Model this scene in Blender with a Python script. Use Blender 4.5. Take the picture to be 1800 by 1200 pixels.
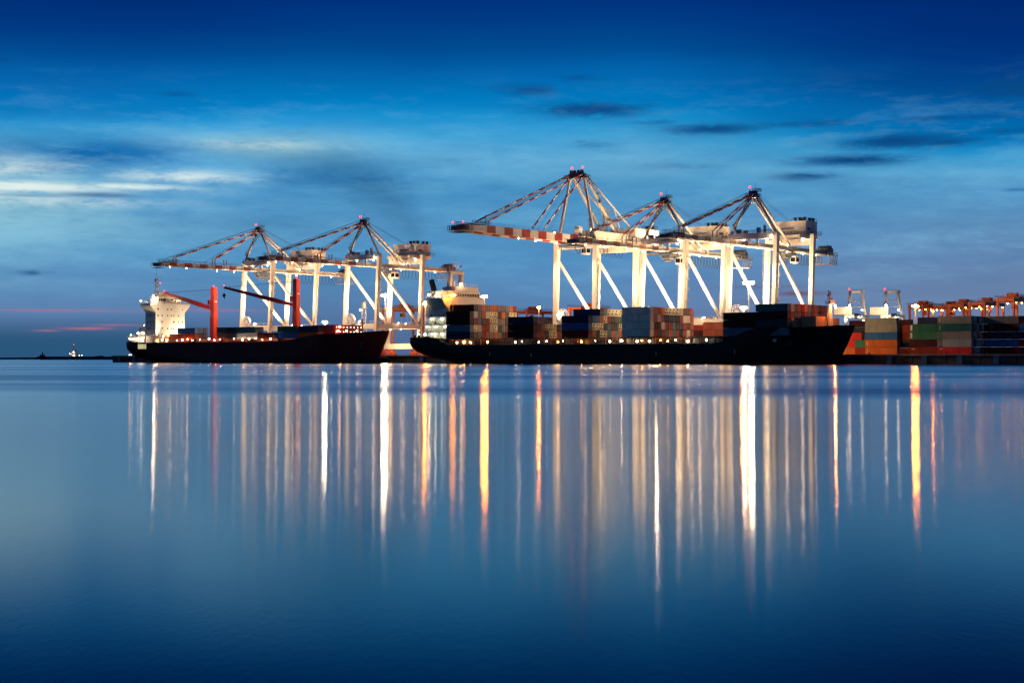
import bpy, math, random
from mathutils import Vector, Matrix

for o in list(bpy.data.objects):
    bpy.data.objects.remove(o, do_unlink=True)
scene = bpy.context.scene
COL = scene.collection
rnd = random.Random(7)
PI = math.pi

# ------------------------------------------------------------------ camera
FPX = 2740.0                                   # focal length in pixels of the 1800 px wide photograph
cam_data = bpy.data.cameras.new('camera')
cam_data.sensor_width = 36.0
cam_data.lens = FPX / 1800.0 * 36.0
cam_data.shift_y = 30.0 / 1800.0
cam_data.clip_start = 0.5
cam_data.clip_end = 60000.0
cam = bpy.data.objects.new('camera', cam_data)
COL.objects.link(cam)
cam.location = (0, 0, 2.0)
cam.rotation_euler = (math.radians(90), 0, 0)
scene.camera = cam

# ------------------------------------------------------------------ world: dusk sky
world = bpy.data.worlds.new('World')
scene.world = world
world.use_nodes = True
NT = world.node_tree
NT.nodes.clear()


def lin(r, g, b):
    def f(c):
        c /= 255.0
        return c / 12.92 if c <= 0.04045 else ((c + 0.055) / 1.055) ** 2.4
    return (f(r), f(g), f(b), 1.0)


def build_sky(nt):
    N, L = nt.nodes, nt.links

    def put(sock, v):
        if isinstance(v, bpy.types.NodeSocket):
            L.new(v, sock)
        else:
            sock.default_value = v

    def M(op, a, b=0.0, c=0.0, clamp=False):
        n = N.new('ShaderNodeMath'); n.operation = op; n.use_clamp = clamp
        put(n.inputs[0], a); put(n.inputs[1], b); put(n.inputs[2], c)
        return n.outputs[0]

    def smooth(v, lo, hi):
        n = N.new('ShaderNodeMapRange'); n.interpolation_type = 'SMOOTHSTEP'
        put(n.inputs[0], v); n.inputs[1].default_value = lo; n.inputs[2].default_value = hi
        n.inputs[3].default_value = 0.0; n.inputs[4].default_value = 1.0
        return n.outputs[0]

    def mix(f, a, b, mode='MIX'):
        n = N.new('ShaderNodeMix'); n.data_type = 'RGBA'; n.blend_type = mode
        put(n.inputs[0], f); put(n.inputs[6], a); put(n.inputs[7], b)
        return n.outputs[2]

    tc = N.new('ShaderNodeTexCoord')
    sep = N.new('ShaderNodeSeparateXYZ'); L.new(tc.outputs['Generated'], sep.inputs[0])
    X, Y, Z = sep.outputs
    az = M('ARCTAN2', X, Y)
    el = M('ARCSINE', Z)

    def noise(sx, sy, detail=4.0, off=0.0, rough=0.55):
        cb = N.new('ShaderNodeCombineXYZ')
        put(cb.inputs[0], M('MULTIPLY', az, sx)); put(cb.inputs[1], M('MULTIPLY', el, sy)); cb.inputs[2].default_value = off
        n = N.new('ShaderNodeTexNoise'); n.inputs['Scale'].default_value = 1.0
        n.inputs['Detail'].default_value = detail; n.inputs['Roughness'].default_value = rough
        L.new(cb.outputs[0], n.inputs['Vector'])
        return n.outputs[0]

    # vertical colour gradient of the dusk sky (position = elevation in radians / 0.8)
    n_low = noise(2.2, 13.0, 3.0, 3.1)
    el_w = M('ADD', el, M('MULTIPLY', M('SUBTRACT', n_low, 0.5), M('MULTIPLY', el, 0.13)))
    el_w = M('ADD', el_w, M('MULTIPLY', M('MULTIPLY', smooth(az, 0.06, 0.34), smooth(el, 0.08, 0.14)), 0.034))
    el_w = M('ADD', el_w, M('MULTIPLY', M('MULTIPLY', smooth(az, -0.10, -0.30), smooth(el, 0.11, 0.15)), 0.012))
    pos = M('DIVIDE', el_w, 0.8)
    ramp = N.new('ShaderNodeValToRGB')
    cr = ramp.color_ramp
    stops = [(0.0, (78, 102, 144)), (0.011, (86, 112, 156)), (0.029, (90, 126, 172)), (0.047, (88, 138, 185)), (0.066, (82, 146, 195)),
             (0.084, (84, 149, 196)), (0.109, (78, 154, 204)), (0.128, (84, 163, 211)), (0.142, (60, 156, 208)), (0.153, (26, 142, 203)),
             (0.161, (0, 122, 190)), (0.179, (0, 98, 170)), (0.1934, (0, 76, 147)), (0.2117, (0, 58, 132)), (0.23, (0, 47, 122)),
             (0.26, (0, 38, 106)), (0.32, (0, 28, 86)), (0.5, (0, 20, 66)), (0.8, (0, 16, 54))]
    cr.elements[0].position = 0.0; cr.elements[0].color = lin(*stops[0][1])
    cr.elements[1].position = stops[-1][0] / 0.8; cr.elements[1].color = lin(*stops[-1][1])
    for p, c in stops[1:-1]:
        e = cr.elements.new(p / 0.8); e.color = lin(*c)
    L.new(pos, ramp.inputs[0])
    col = ramp.outputs[0]

    # afterglow: warm towards the right horizon, a dull blue bank on the left one
    warm = M('MULTIPLY', smooth(az, 0.02, 0.32), M('SUBTRACT', 1.0, smooth(el, 0.005, 0.105)))
    col = mix(M('MULTIPLY', warm, 0.95), col, lin(126, 119, 150))
    grey = M('MULTIPLY', smooth(az, -0.05, 0.30), M('SUBTRACT', 1.0, smooth(el, 0.05, 0.135)))
    col = mix(M('MULTIPLY', grey, 0.6), col, lin(94, 132, 174))
    bank = M('MULTIPLY', M('SUBTRACT', 1.0, smooth(az, -0.26, -0.05)), M('SUBTRACT', 1.0, smooth(M('ADD', el, M('MULTIPLY', n_low, 0.006)), 0.012, 0.034)))
    col = mix(M('MULTIPLY', bank, 0.9), col, lin(36, 84, 122))

    def px(x, y):
        return (x - 900.0) / FPX, (630.0 - y) / FPX

    wob1 = M('SUBTRACT', noise(44.0, 180.0, 6.0, 0.3, 0.70), 0.5)
    wob2 = M('SUBTRACT', noise(14.0, 60.0, 6.0, 5.3, 0.68), 0.5)

    ae = N.new('ShaderNodeCombineXYZ'); L.new(az, ae.inputs[0]); L.new(el, ae.inputs[1])

    def blob(x, y, rx, ry):
        """soft elliptical bank round a direction of the sky"""
        a0, e0 = px(x, y)
        sx, sy = FPX / rx, FPX / ry
        v = N.new('ShaderNodeVectorMath'); v.operation = 'MULTIPLY_ADD'
        L.new(ae.outputs[0], v.inputs[0]); v.inputs[1].default_value = (sx, sy, 0); v.inputs[2].default_value = (-a0 * sx, -e0 * sy, 0)
        d = N.new('ShaderNodeVectorMath'); d.operation = 'DOT_PRODUCT'
        L.new(v.outputs[0], d.inputs[0]); L.new(v.outputs[0], d.inputs[1])
        return M('POWER', 0.30, d.outputs['Value'])

    def sum_blobs(items, wob, amp, lo=-0.30, hi=0.70):
        t = None
        for x, y, rx, ry, s_ in items:
            b_ = M('MULTIPLY', blob(x, y, rx, ry), s_)
            t = b_ if t is None else M('MAXIMUM', t, b_)
        return M('MULTIPLY', t, smooth(M('ADD', M('MULTIPLY', t, 0.6), M('MULTIPLY', wob, amp)), lo, hi))

    # broad soft light and dark banks
    glow = sum_blobs([(-60, 375, 420, 115, .85), (470, 264, 260, 34, .75), (900, 285, 420, 45, .35), (1700, 330, 300, 40, .25), (380, 330, 200, 40, .4)], wob2, 1.6)
    col = mix(glow, col, lin(152, 208, 224))
    shade = sum_blobs([(190, 284, 250, 36, 1.0), (590, 316, 230, 40, .75), (60, 150, 200, 16, .35), (1600, 215, 420, 40, .5), (1250, 140, 500, 30, .35), (300, 215, 260, 14, .3)], wob2, 2.0)
    col = mix(shade, col, lin(10, 104, 170))
    # bright gap in the clouds on the left
    gap = sum_blobs([(60, 343, 200, 11, 1.0), (330, 319, 130, 13, .62), (-120, 350, 220, 24, 1.0), (20, 312, 150, 22, .5), (470, 262, 120, 11, .4), (90, 365, 220, 12, .5), (230, 338, 120, 7, .8)], wob1, 2.0, -0.3, 0.55)
    col = mix(M('MINIMUM', M('MULTIPLY', gap, 1.15), 1.0), col, lin(230, 244, 238))
    # small dark clouds
    dark = sum_blobs([(1040, 197, 125, 17, 1.0), (930, 163, 70, 12, .8), (1010, 142, 50, 9, .5), (1250, 233, 105, 12, .95), (1410, 228, 140, 8, .6), (1560, 262, 130, 17, 1.0), (1640, 266, 90, 11, .85),
                      (1490, 291, 125, 13, 1.0), (1405, 317, 70, 9, .9), (1195, 297, 110, 10, .4), (1035, 256, 60, 10, .5), (1765, 183, 90, 20, .8), (1740, 168, 50, 12, .6),
                      (1745, 252, 60, 8, .6), (85, 486, 40, 6, .75), (10, 136, 46, 6, .7), (1765, 349, 40, 4.5, .6), (190, 353, 70, 6, .7),
                      (320, 181, 40, 7, .5), (60, 357, 110, 3.5, .45), (1640, 226, 140, 6, .6), (1150, 220, 70, 6, .5)], wob1, 1.7, -0.12, 0.42)
    col = mix(dark, col, lin(10, 72, 132))
    # faint streaky veil everywhere
    veil = M('SUBTRACT', noise(11.0, 62.0, 6.0, 9.0, 0.66), 0.5)
    band = M('MULTIPLY', smooth(el, 0.02, 0.07), M('SUBTRACT', 1.0, smooth(el, 0.12, 0.19)))
    vf = M('MULTIPLY', M('MULTIPLY', M('ADD', veil, M('MULTIPLY', wob1, 0.45)), band), 1.25)
    col = mix(M('MAXIMUM', vf, 0.0), col, lin(130, 196, 226))
    col = mix(M('MAXIMUM', M('MULTIPLY', vf, -0.9), 0.0), col, lin(14, 92, 158))
    # pink scraps low over the sea, and one over the quay
    pink = sum_blobs([(170, 579, 46, 3.2, 1.0), (105, 583, 26, 2.2, .7), (140, 549, 170, 3.2, .75), (400, 547, 110, 3.6, .6), (215, 573, 60, 2.5, .6)], wob1, 1.4)
    col = mix(pink, col, lin(176, 110, 132))
    rosy = sum_blobs([(1400, 518, 56, 5.5, 1.0), (1330, 506, 110, 4, .55), (1340, 530, 100, 4, .45)], wob1, 1.4)
    col = mix(rosy, col, lin(112, 78, 104))

    # slow uneven brightness of the cloud deck
    deck = M('ADD', 0.80, M('MULTIPLY', noise(3.0, 16.0, 3.0, 12.0), 0.40))
    dk = N.new('ShaderNodeCombineXYZ')
    for i in range(3): L.new(deck, dk.inputs[i])
    col = mix(1.0, col, dk.outputs[0], 'MULTIPLY')
    # a weak physical twilight under it all (sun already below the horizon on the left)
    sky = N.new('ShaderNodeTexSky'); sky.sky_type = 'NISHITA'; sky.sun_disc = False
    sky.sun_elevation = math.radians(-3.0); sky.sun_rotation = math.radians(-35)
    tw = mix(1.0, sky.outputs[0], (0.0005, 0.002, 0.004, 1), 'MULTIPLY')
    col = mix(1.0, col, tw, 'ADD')
    bg = N.new('ShaderNodeBackground'); L.new(col, bg.inputs[0]); bg.inputs[1].default_value = 1.0
    out = N.new('ShaderNodeOutputWorld'); L.new(bg.outputs[0], out.inputs[0])


build_sky(NT)
world.cycles.sampling_method = 'NONE'

scene.view_settings.view_transform = 'Standard'
scene.view_settings.look = 'None'
scene.view_settings.exposure = 0.0
scene.view_settings.gamma = 1.0
scene.view_settings.use_curve_mapping = False
scene.render.engine = 'CYCLES'
scene.cycles.max_bounces = 4
scene.cycles.diffuse_bounces = 1
scene.cycles.glossy_bounces = 2
scene.cycles.transparent_max_bounces = 6
scene.cycles.volume_bounces = 0
scene.cycles.sample_clamp_indirect = 6.0
scene.cycles.caustics_reflective = False
scene.cycles.caustics_refractive = False
scene.cycles.use_denoising = True

# ------------------------------------------------------------------ the quay's own frame: u along it (right and nearer), v inland
TH = math.radians(37.6)
CT, ST, QD = math.cos(TH), math.sin(TH), 645.0
ZQ = 3.4                                        # top of the quay above the water


def quay(u, v, z=0.0):
    return Vector((u * CT + v * ST, QD - u * ST + v * CT, z))


# ------------------------------------------------------------------ materials
MATS = {}


def mat(name, color, rough=0.6, metal=0.0, vary=0.25, scale=0.6, rust=0.0, emit=None, strength=0.0, streak=False, spec=0.4):
    if name in MATS:
        return MATS[name]
    m = bpy.data.materials.new(name); m.use_nodes = True
    nt = m.node_tree; N, L = nt.nodes, nt.links
    b = N['Principled BSDF']
    b.inputs['Roughness'].default_value = rough
    b.inputs['Metallic'].default_value = metal
    b.inputs['Specular IOR Level'].default_value = spec
    if emit:
        b.inputs['Base Color'].default_value = (0.02, 0.02, 0.02, 1)
        b.inputs['Emission Color'].default_value = (*emit, 1)
        b.inputs['Emission Strength'].default_value = strength
        MATS[name] = m
        return m
    tc = N.new('ShaderNodeTexCoord')
    mp = N.new('ShaderNodeMapping')
    if streak:
        mp.inputs['Scale'].default_value = (1.0, 1.0, 0.18)
    oi = N.new('ShaderNodeObjectInfo')
    add = N.new('ShaderNodeVectorMath'); add.operation = 'ADD'
    sc = N.new('ShaderNodeVectorMath'); sc.operation = 'SCALE'
    cb = N.new('ShaderNodeCombineXYZ')
    for i in range(3):
        L.new(oi.outputs['Random'], cb.inputs[i])
    L.new(cb.outputs[0], sc.inputs[0]); sc.inputs['Scale'].default_value = 50.0
    L.new(tc.outputs['Object'], mp.inputs[0]); L.new(mp.outputs[0], add.inputs[0]); L.new(sc.outputs[0], add.inputs[1])
    nz = N.new('ShaderNodeTexNoise'); nz.inputs['Scale'].default_value = scale; nz.inputs['Detail'].default_value = 6
    nz.inputs['Roughness'].default_value = 0.65
    L.new(add.outputs[0], nz.inputs['Vector'])
    hsv = N.new('ShaderNodeHueSaturation'); hsv.inputs['Color'].default_value = (*color, 1)
    mr = N.new('ShaderNodeMapRange')
    mr.inputs[1].default_value = 0.3; mr.inputs[2].default_value = 0.7
    mr.inputs[3].default_value = 1.0 - vary; mr.inputs[4].default_value = 1.0 + vary
    ov = N.new('ShaderNodeMapRange'); ov.inputs[3].default_value = 1.0 - vary * .8; ov.inputs[4].default_value = 1.0 + vary * .8
    L.new(oi.outputs['Random'], ov.inputs[0])
    vm = N.new('ShaderNodeMath'); vm.operation = 'MULTIPLY'
    L.new(nz.outputs[0], mr.inputs[0]); L.new(mr.outputs[0], vm.inputs[0]); L.new(ov.outputs[0], vm.inputs[1]); L.new(vm.outputs[0], hsv.inputs['Value'])
    last = hsv.outputs[0]
    if rust > 0:
        n2 = N.new('ShaderNodeTexNoise'); n2.inputs['Scale'].default_value = scale * 2.3; n2.inputs['Detail'].default_value = 8
        n2.inputs['Roughness'].default_value = 0.75
        L.new(add.outputs[0], n2.inputs['Vector'])
        r = N.new('ShaderNodeMapRange'); r.inputs[1].default_value = 0.70 - rust; r.inputs[2].default_value = 0.78 - rust * 0.6
        r.inputs[3].default_value = 0.0; r.inputs[4].default_value = 0.75
        L.new(n2.outputs[0], r.inputs[0])
        mx = N.new('ShaderNodeMix'); mx.data_type = 'RGBA'
        L.new(r.outputs[0], mx.inputs[0]); L.new(last, mx.inputs[6]); mx.inputs[7].default_value = (0.12, 0.05, 0.025, 1)
        last = mx.outputs[2]
    L.new(last, b.inputs['Base Color'])
    MATS[name] = m
    return m


def dark_body(name, color, **k):
    return mat(name, color, **k)


WHITE = mat('white_crane_paint', (0.74, 0.70, 0.66), 0.45, vary=0.10, scale=0.35, rust=0.04, streak=True)
REDP = mat('red_crane_paint', (0.36, 0.028, 0.022), 0.45, vary=0.15)
STEEL = mat('grey_blue_steel', (0.10, 0.12, 0.16), 0.5, vary=0.2)
GALV = mat('galvanised_steel', (0.32, 0.34, 0.37), 0.5, 0.3, vary=0.2)
DARK = mat('dark_steel', (0.02, 0.022, 0.026), 0.6, vary=0.3)
BLACK = mat('black_rubber', (0.012, 0.012, 0.012), 0.8, vary=0.3)
GLASS = mat('dark_window_glass', (0.01, 0.013, 0.016), 0.12, vary=0.1)
YELLOW = mat('yellow_emblem_paint', (0.65, 0.45, 0.12), 0.5)
ORANGE = mat('orange_gantry_paint', (0.55, 0.13, 0.035), 0.5, vary=0.15)
BOGIE = mat('red_bogie_paint', (0.50, 0.07, 0.02), 0.5)
SHIPRED = mat('oxide_red_hull_paint', (0.085, 0.012, 0.014), 0.42, vary=0.35, scale=0.12, rust=0.05, streak=True)
DECKRED = mat('red_deck_paint', (0.24, 0.022, 0.02), 0.5, vary=0.25)
CRANERED = mat('red_deck_crane_paint', (0.40, 0.028, 0.02), 0.42, vary=0.15, streak=True)
HULLBLK = mat('black_hull_paint', (0.010, 0.011, 0.012), 0.40, vary=0.35, scale=0.10, streak=True)
BOOT = mat('faded_red_antifouling', (0.055, 0.012, 0.012), 0.6, vary=0.5, scale=0.15)
SHIPWHITE = mat('white_ship_paint', (0.72, 0.69, 0.64), 0.5, vary=0.08, rust=0.03, streak=True)
SHIPGREY = mat('pale_blue_ship_paint', (0.50, 0.51, 0.52), 0.5, vary=0.1)
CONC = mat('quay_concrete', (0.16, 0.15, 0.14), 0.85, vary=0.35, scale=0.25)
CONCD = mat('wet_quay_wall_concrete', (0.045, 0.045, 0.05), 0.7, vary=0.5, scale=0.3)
BLUEF = mat('blue_fender_panel', (0.02, 0.10, 0.20), 0.5)
TANP = mat('tan_bulwark_paint', (0.42, 0.24, 0.11), 0.55, vary=0.2)
LAND = mat('dark_breakwater_rock', (0.03, 0.035, 0.045), 0.9, vary=0.5, scale=0.05)
LETTER = mat('dark_lettering', (0.05, 0.04, 0.05), 0.6)

E_WHITE = mat('lamp_white', (1, 1, 1), emit=(1.0, 0.76, 0.44), strength=1500)
E_FAR = mat('lamp_far_crane', (1, 1, 1), emit=(1.0, 0.78, 0.46), strength=150)
E_WARM = mat('lamp_warm_white', (1, 1, 1), emit=(1.0, 0.70, 0.38), strength=320)
E_BOOM = mat('lamp_boom', (1, 1, 1), emit=(1.0, 0.64, 0.32), strength=190)
E_SOD = mat('lamp_sodium', (1, 1, 1), emit=(1.0, 0.24, 0.018), strength=1600)
E_SODS = mat('lamp_small_sodium', (1, 1, 1), emit=(1.0, 0.32, 0.03), strength=180)
E_SHELL = mat('lit_shell_opening', (1, 1, 1), emit=(1.0, 0.92, 0.5), strength=.55)
E_DECK = mat('lamp_deck', (1, 1, 1), emit=(1.0, 0.78, 0.50), strength=60)
E_MINT = mat('lamp_mint', (1, 1, 1), emit=(1.0, 0.94, 0.60), strength=26)
E_RED = mat('lamp_red_beacon', (1, 1, 1), emit=(1.0, 0.008, 0.014), strength=16)
E_DOT = mat('lamp_small', (1, 1, 1), emit=(1.0, 0.85, 0.6), strength=10)


# ------------------------------------------------------------------ mesh helpers
def prop(o, label=None, cat=None, group=None, kind=None):
    if label: o['label'] = label
    if cat: o['category'] = cat
    if group: o['group'] = group
    if kind: o['kind'] = kind
    return o


def empty(name, loc, rotz=0.0):
    o = bpy.data.objects.new(name, None)
    COL.objects.link(o)
    o.location = loc
    o.rotation_euler = (0, 0, rotz)
    o.empty_display_size = 2
    return o


class MB:
    """collects pieces of one mesh"""

    def __init__(s):
        s.v, s.f, s.mi, s.cur = [], [], [], 0

    def add(s, vs, fs):
        o = len(s.v)
        s.v.extend(tuple(p) for p in vs)
        for f in fs:
            s.f.append(tuple(i + o for i in f)); s.mi.append(s.cur)
        return s

    def box(s, x0, x1, y0, y1, z0, z1):
        return s.add([(x0, y0, z0), (x1, y0, z0), (x1, y1, z0), (x0, y1, z0), (x0, y0, z1), (x1, y0, z1), (x1, y1, z1), (x0, y1, z1)],
                     [(0, 3, 2, 1), (4, 5, 6, 7), (0, 1, 5, 4), (1, 2, 6, 5), (2, 3, 7, 6), (3, 0, 4, 7)])

    def bar(s, p, q, w, h=None, w1=None, h1=None, up=(0, 0, 1), bev=0.0):
        """box beam from p to q; w across, h along 'up'"""
        p, q = Vector(p), Vector(q)
        h = w if h is None else h
        w1 = w if w1 is None else w1
        h1 = h if h1 is None else h1
        d = (q - p).normalized()
        up = Vector(up)
        if abs(d.dot(up)) > 0.98:
            up = Vector((0, 1, 0))
        a = d.cross(up).normalized()
        b = a.cross(d).normalized()
        vs = []
        if bev > 0:
            k = [(-1 + 2 * bev, -1), (1 - 2 * bev, -1), (1, -1 + 2 * bev), (1, 1 - 2 * bev), (1 - 2 * bev, 1), (-1 + 2 * bev, 1), (-1, 1 - 2 * bev), (-1, -1 + 2 * bev)]
        else:
            k = [(-1, -1), (1, -1), (1, 1), (-1, 1)]
        n = len(k)
        for c, ww, hh in ((p, w, h), (q, w1, h1)):
            for i, j in k:
                vs.append(c + a * (i * ww / 2) + b * (j * hh / 2))
        fs = [tuple(range(n - 1, -1, -1)), tuple(range(n, 2 * n))]
        fs = [tuple(range(n)), tuple(range(2 * n - 1, n - 1, -1))]
        for i in range(n):
            j = (i + 1) % n
            fs.append((i, n + i, n + j, j))
        return s.add(vs, fs)

    def tube(s, p, q, r, r1=None, n=8):
        p, q = Vector(p), Vector(q)
        r1 = r if r1 is None else r1
        d = (q - p).normalized()
        up = Vector((0, 0, 1)) if abs(d.z) < 0.95 else Vector((0, 1, 0))
        a = d.cross(up).normalized(); b = a.cross(d).normalized()
        vs = []
        for c, rr in ((p, r), (q, r1)):
            for i in range(n):
                t = 2 * PI * i / n
                vs.append(c + a * (math.cos(t) * rr) + b * (math.sin(t) * rr))
        fs = [tuple(range(n)), tuple(range(2 * n - 1, n - 1, -1))]
        for i in range(n):
            j = (i + 1) % n
            fs.append((i, n + i, n + j, j))
        return s.add(vs, fs)

    def path(s, pts, r, n=5):
        for a, b in zip(pts[:-1], pts[1:]):
            s.tube(a, b, r, n=n)
        return s

    def ball(s, c, r, seg=8, rings=5, sz=1.0):
        vs, fs = [], []
        for i in range(1, rings):
            ph = PI * i / rings
            for j in range(seg):
                t = 2 * PI * j / seg
                vs.append((c[0] + r * math.sin(ph) * math.cos(t), c[1] + r * math.sin(ph) * math.sin(t), c[2] + r * sz * math.cos(ph)))
        top = len(vs); vs.append((c[0], c[1], c[2] + r * sz)); vs.append((c[0], c[1], c[2] - r * sz))
        for i in range(rings - 2):
            for j in range(seg):
                k = (j + 1) % seg
                fs.append((i * seg + j, (i + 1) * seg + j, (i + 1) * seg + k, i * seg + k))
        for j in range(seg):
            k = (j + 1) % seg
            fs.append((top, j, k)); fs.append((top + 1, (rings - 2) * seg + k, (rings - 2) * seg + j))
        return s.add(vs, fs)

    def rail(s, pts, h=1.1, r=0.05, step=2.5):
        """handrail along pts: two rails and posts"""
        for a, b in zip(pts[:-1], pts[1:]):
            a, b = Vector(a), Vector(b)
            for hh in (h, h * 0.55):
                s.bar(a + Vector((0, 0, hh)), b + Vector((0, 0, hh)), r * 1.4)
            n = max(1, int((b - a).length / step))
            for i in range(n + 1):
                p = a.lerp(b, i / n)
                s.bar(p, p + Vector((0, 0, h)), r * 1.4)
        return s

    def grid(s, rows, close=False):
        n = len(rows[0])
        vs = [p for r in rows for p in r]
        fs = []
        for i in range(len(rows) - 1):
            for j in range(n - 1 if not close else n):
                k = (j + 1) % n
                fs.append((i * n + j, (i + 1) * n + j, (i + 1) * n + k, i * n + k))
        return s.add(vs, fs)

    def mesh(s, name, mats):
        me = bpy.data.meshes.new(name)
        me.from_pydata(s.v, [], s.f)
        for m in (mats if isinstance(mats, (list, tuple)) else [mats]):
            me.materials.append(m)
        if any(s.mi):
            me.polygons.foreach_set('material_index', s.mi)
        me.update()
        return me

    def build(s, name, mats, parent=None, smooth=False):
        me = s.mesh(name, mats)
        if smooth:
            me.polygons.foreach_set('use_smooth', [True] * len(me.polygons))
        o = bpy.data.objects.new(name, me)
        COL.objects.link(o)
        if parent is not None:
            o.parent = parent
        return o


BALLS = {}


def lamp(parent, p, r, m, name='lamp', housing=True):
    """a flood lamp: emitting bulb (shared mesh) under a small dark housing"""
    key = (round(r, 2), m.name)
    if key not in BALLS:
        BALLS[key] = MB().ball((0, 0, 0), r, *((6, 4) if r > .35 else (5, 3))).mesh('lamp_bulb', m)
    o = bpy.data.objects.new(name, BALLS[key])
    COL.objects.link(o)
    o.parent = parent
    o.location = p
    if housing:
        hk = ('h', round(r, 2))
        if hk not in BALLS:
            BALLS[hk] = MB().box(-r * .8, r * .8, -r * .8, r * .8, r * 0.75, r * 1.3).mesh('housing', DARK)
        h = bpy.data.objects.new('housing', BALLS[hk])
        COL.objects.link(h)
        h.parent = o
    return o


E_LENS = mat('lamp_shielded_lens', (1, 1, 1), emit=(1.0, 0.72, 0.42), strength=90)


def flood(parent, p, aim, power, cone, r=.2, color=(1.0, 0.64, 0.32)):
    """a shielded floodlight: lens and housing, with its own spot light aimed at a point of the parent's frame"""
    o = lamp(parent, p, r, E_LENS, 'flood_lamp', True)
    d = bpy.data.lights.new('flood_light', 'SPOT')
    d.energy = power; d.spot_size = math.radians(cone); d.spot_blend = .45; d.shadow_soft_size = .25; d.color = color
    lo = bpy.data.objects.new('flood_light', d)
    COL.objects.link(lo)
    lo.parent = o
    v = (Vector(aim) - Vector(p)).normalized()
    lo.location = v * (r + .35)
    lo.rotation_euler = v.to_track_quat('-Z', 'Y').to_euler()
    return o


def copy_tree(o, parent=None):
    c = o.copy(); COL.objects.link(c)
    if parent is not None:
        c.parent = parent
    for ch in list(o.children):
        copy_tree(ch, c)
    return c


def lerp(a, b, t):
    return a + (b - a) * t


def sstep(t):
    t = max(0.0, min(1.0, t))
    return t * t * (3 - 2 * t)


# ------------------------------------------------------------------ water
def water_material():
    m = bpy.data.materials.new('harbour_water'); m.use_nodes = True
    nt = m.node_tree; N, L = nt.nodes, nt.links
    b = N['Principled BSDF']
    geo = N.new('ShaderNodeNewGeometry')
    sep = N.new('ShaderNodeSeparateXYZ'); L.new(geo.outputs['Position'], sep.inputs[0])

    def M(op, a, bb=0.0, c=0.0):
        n = N.new('ShaderNodeMath'); n.operation = op
        for i, v in enumerate((a, bb, c)):
            if isinstance(v, bpy.types.NodeSocket): L.new(v, n.inputs[i])
            else: n.inputs[i].default_value = v
        return n.outputs[0]

    def ns(sx, sy, detail, off=0.0):
        mp = N.new('ShaderNodeMapping'); mp.inputs['Scale'].default_value = (sx, sy, 1); mp.inputs['Location'].default_value = (off, off * .7, 0)
        L.new(geo.outputs['Position'], mp.inputs[0])
        n = N.new('ShaderNodeTexNoise'); n.inputs['Scale'].default_value = 1.0; n.inputs['Detail'].default_value = detail
        L.new(mp.outputs[0], n.inputs['Vector'])
        return n.outputs[0]

    def rng(v, a, bb, lo, hi, smooth=True):
        n = N.new('ShaderNodeMapRange'); n.interpolation_type = 'SMOOTHSTEP' if smooth else 'LINEAR'
        L.new(v, n.inputs[0])
        for i, x in enumerate((a, bb, lo, hi)): n.inputs[i + 1].default_value = x
        return n.outputs[0]

    # wind line: beyond about 75-90 m a breeze ruffles the water, nearer it is calm
    line = M('ADD', M('ADD', sep.outputs[1], M('MULTIPLY', sep.outputs[0], 0.45)), M('MULTIPLY', M('SUBTRACT', ns(0.03, 0.03, 2.0), 0.5), 14.0))
    wind = rng(line, 68.0, 100.0, 0.0, 1.0)
    # lanes of calmer water inside the ruffled part, long and across the view
    lanes = rng(ns(0.0045, 0.028, 3.0, 4.0), 0.38, 0.66, 0.0, 1.0)
    rough_far = M('ADD', M('MULTIPLY', lanes, 0.055), 0.180)
    patches = rng(ns(0.05, 0.10, 3.0, 9.0), 0.35, 0.65, -0.006, 0.006)
    rough_near = M('ADD', patches, rng(sep.outputs[1], 8.0, 52.0, 0.080, 0.126, False))
    mix = N.new('ShaderNodeMix'); mix.data_type = 'FLOAT'
    L.new(wind, mix.inputs[0]); L.new(rough_near, mix.inputs[2]); L.new(rough_far, mix.inputs[3])
    # small ripples near the camera
    bump = N.new('ShaderNodeBump'); bump.inputs['Distance'].default_value = 0.02
    rip = ns(15.0, 4.5, 3.0, 2.0)
    fade = rng(sep.outputs[1], 12.0, 55.0, 0.03, 0.0)
    L.new(fade, bump.inputs['Strength']); L.new(rip, bump.inputs['Height'])
    gl = N.new('ShaderNodeBsdfAnisotropic'); gl.distribution = 'BECKMANN'
    gl.inputs['Color'].default_value = (0.84, 0.87, 0.90, 1)       # facets tilted to the viewer reflect less than a flat sheet
    gl.inputs['Anisotropy'].default_value = 0.56                # low swell rolls towards the viewer: slopes mostly along y
    tg = N.new('ShaderNodeCombineXYZ'); tg.inputs[0].default_value = 1.0
    L.new(tg.outputs[0], gl.inputs['Tangent'])
    L.new(mix.outputs[0], gl.inputs['Roughness']); L.new(bump.outputs[0], gl.inputs['Normal'])
    df = N.new('ShaderNodeBsdfDiffuse'); df.inputs['Color'].default_value = (0.001, 0.012, 0.024, 1)
    fr = N.new('ShaderNodeFresnel'); fr.inputs['IOR'].default_value = 1.333
    ms = N.new('ShaderNodeMixShader')
    L.new(fr.outputs[0], ms.inputs[0]); L.new(df.outputs[0], ms.inputs[1]); L.new(gl.outputs[0], ms.inputs[2])
    N.remove(b)
    L.new(ms.outputs[0], N['Material Output'].inputs['Surface'])
    return m


wm = MB()
ys = [-200, 0, 30, 80, 200, 600, 2000, 8000, 40000]
wm.grid([[(x, y, 0.0) for x in (-40000, -4000, -600, 0, 600, 4000, 40000)] for y in ys][::-1])
water = wm.build('water', water_material())
prop(water, 'calm dark blue harbour water reflecting the lights', kind='structure')

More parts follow.
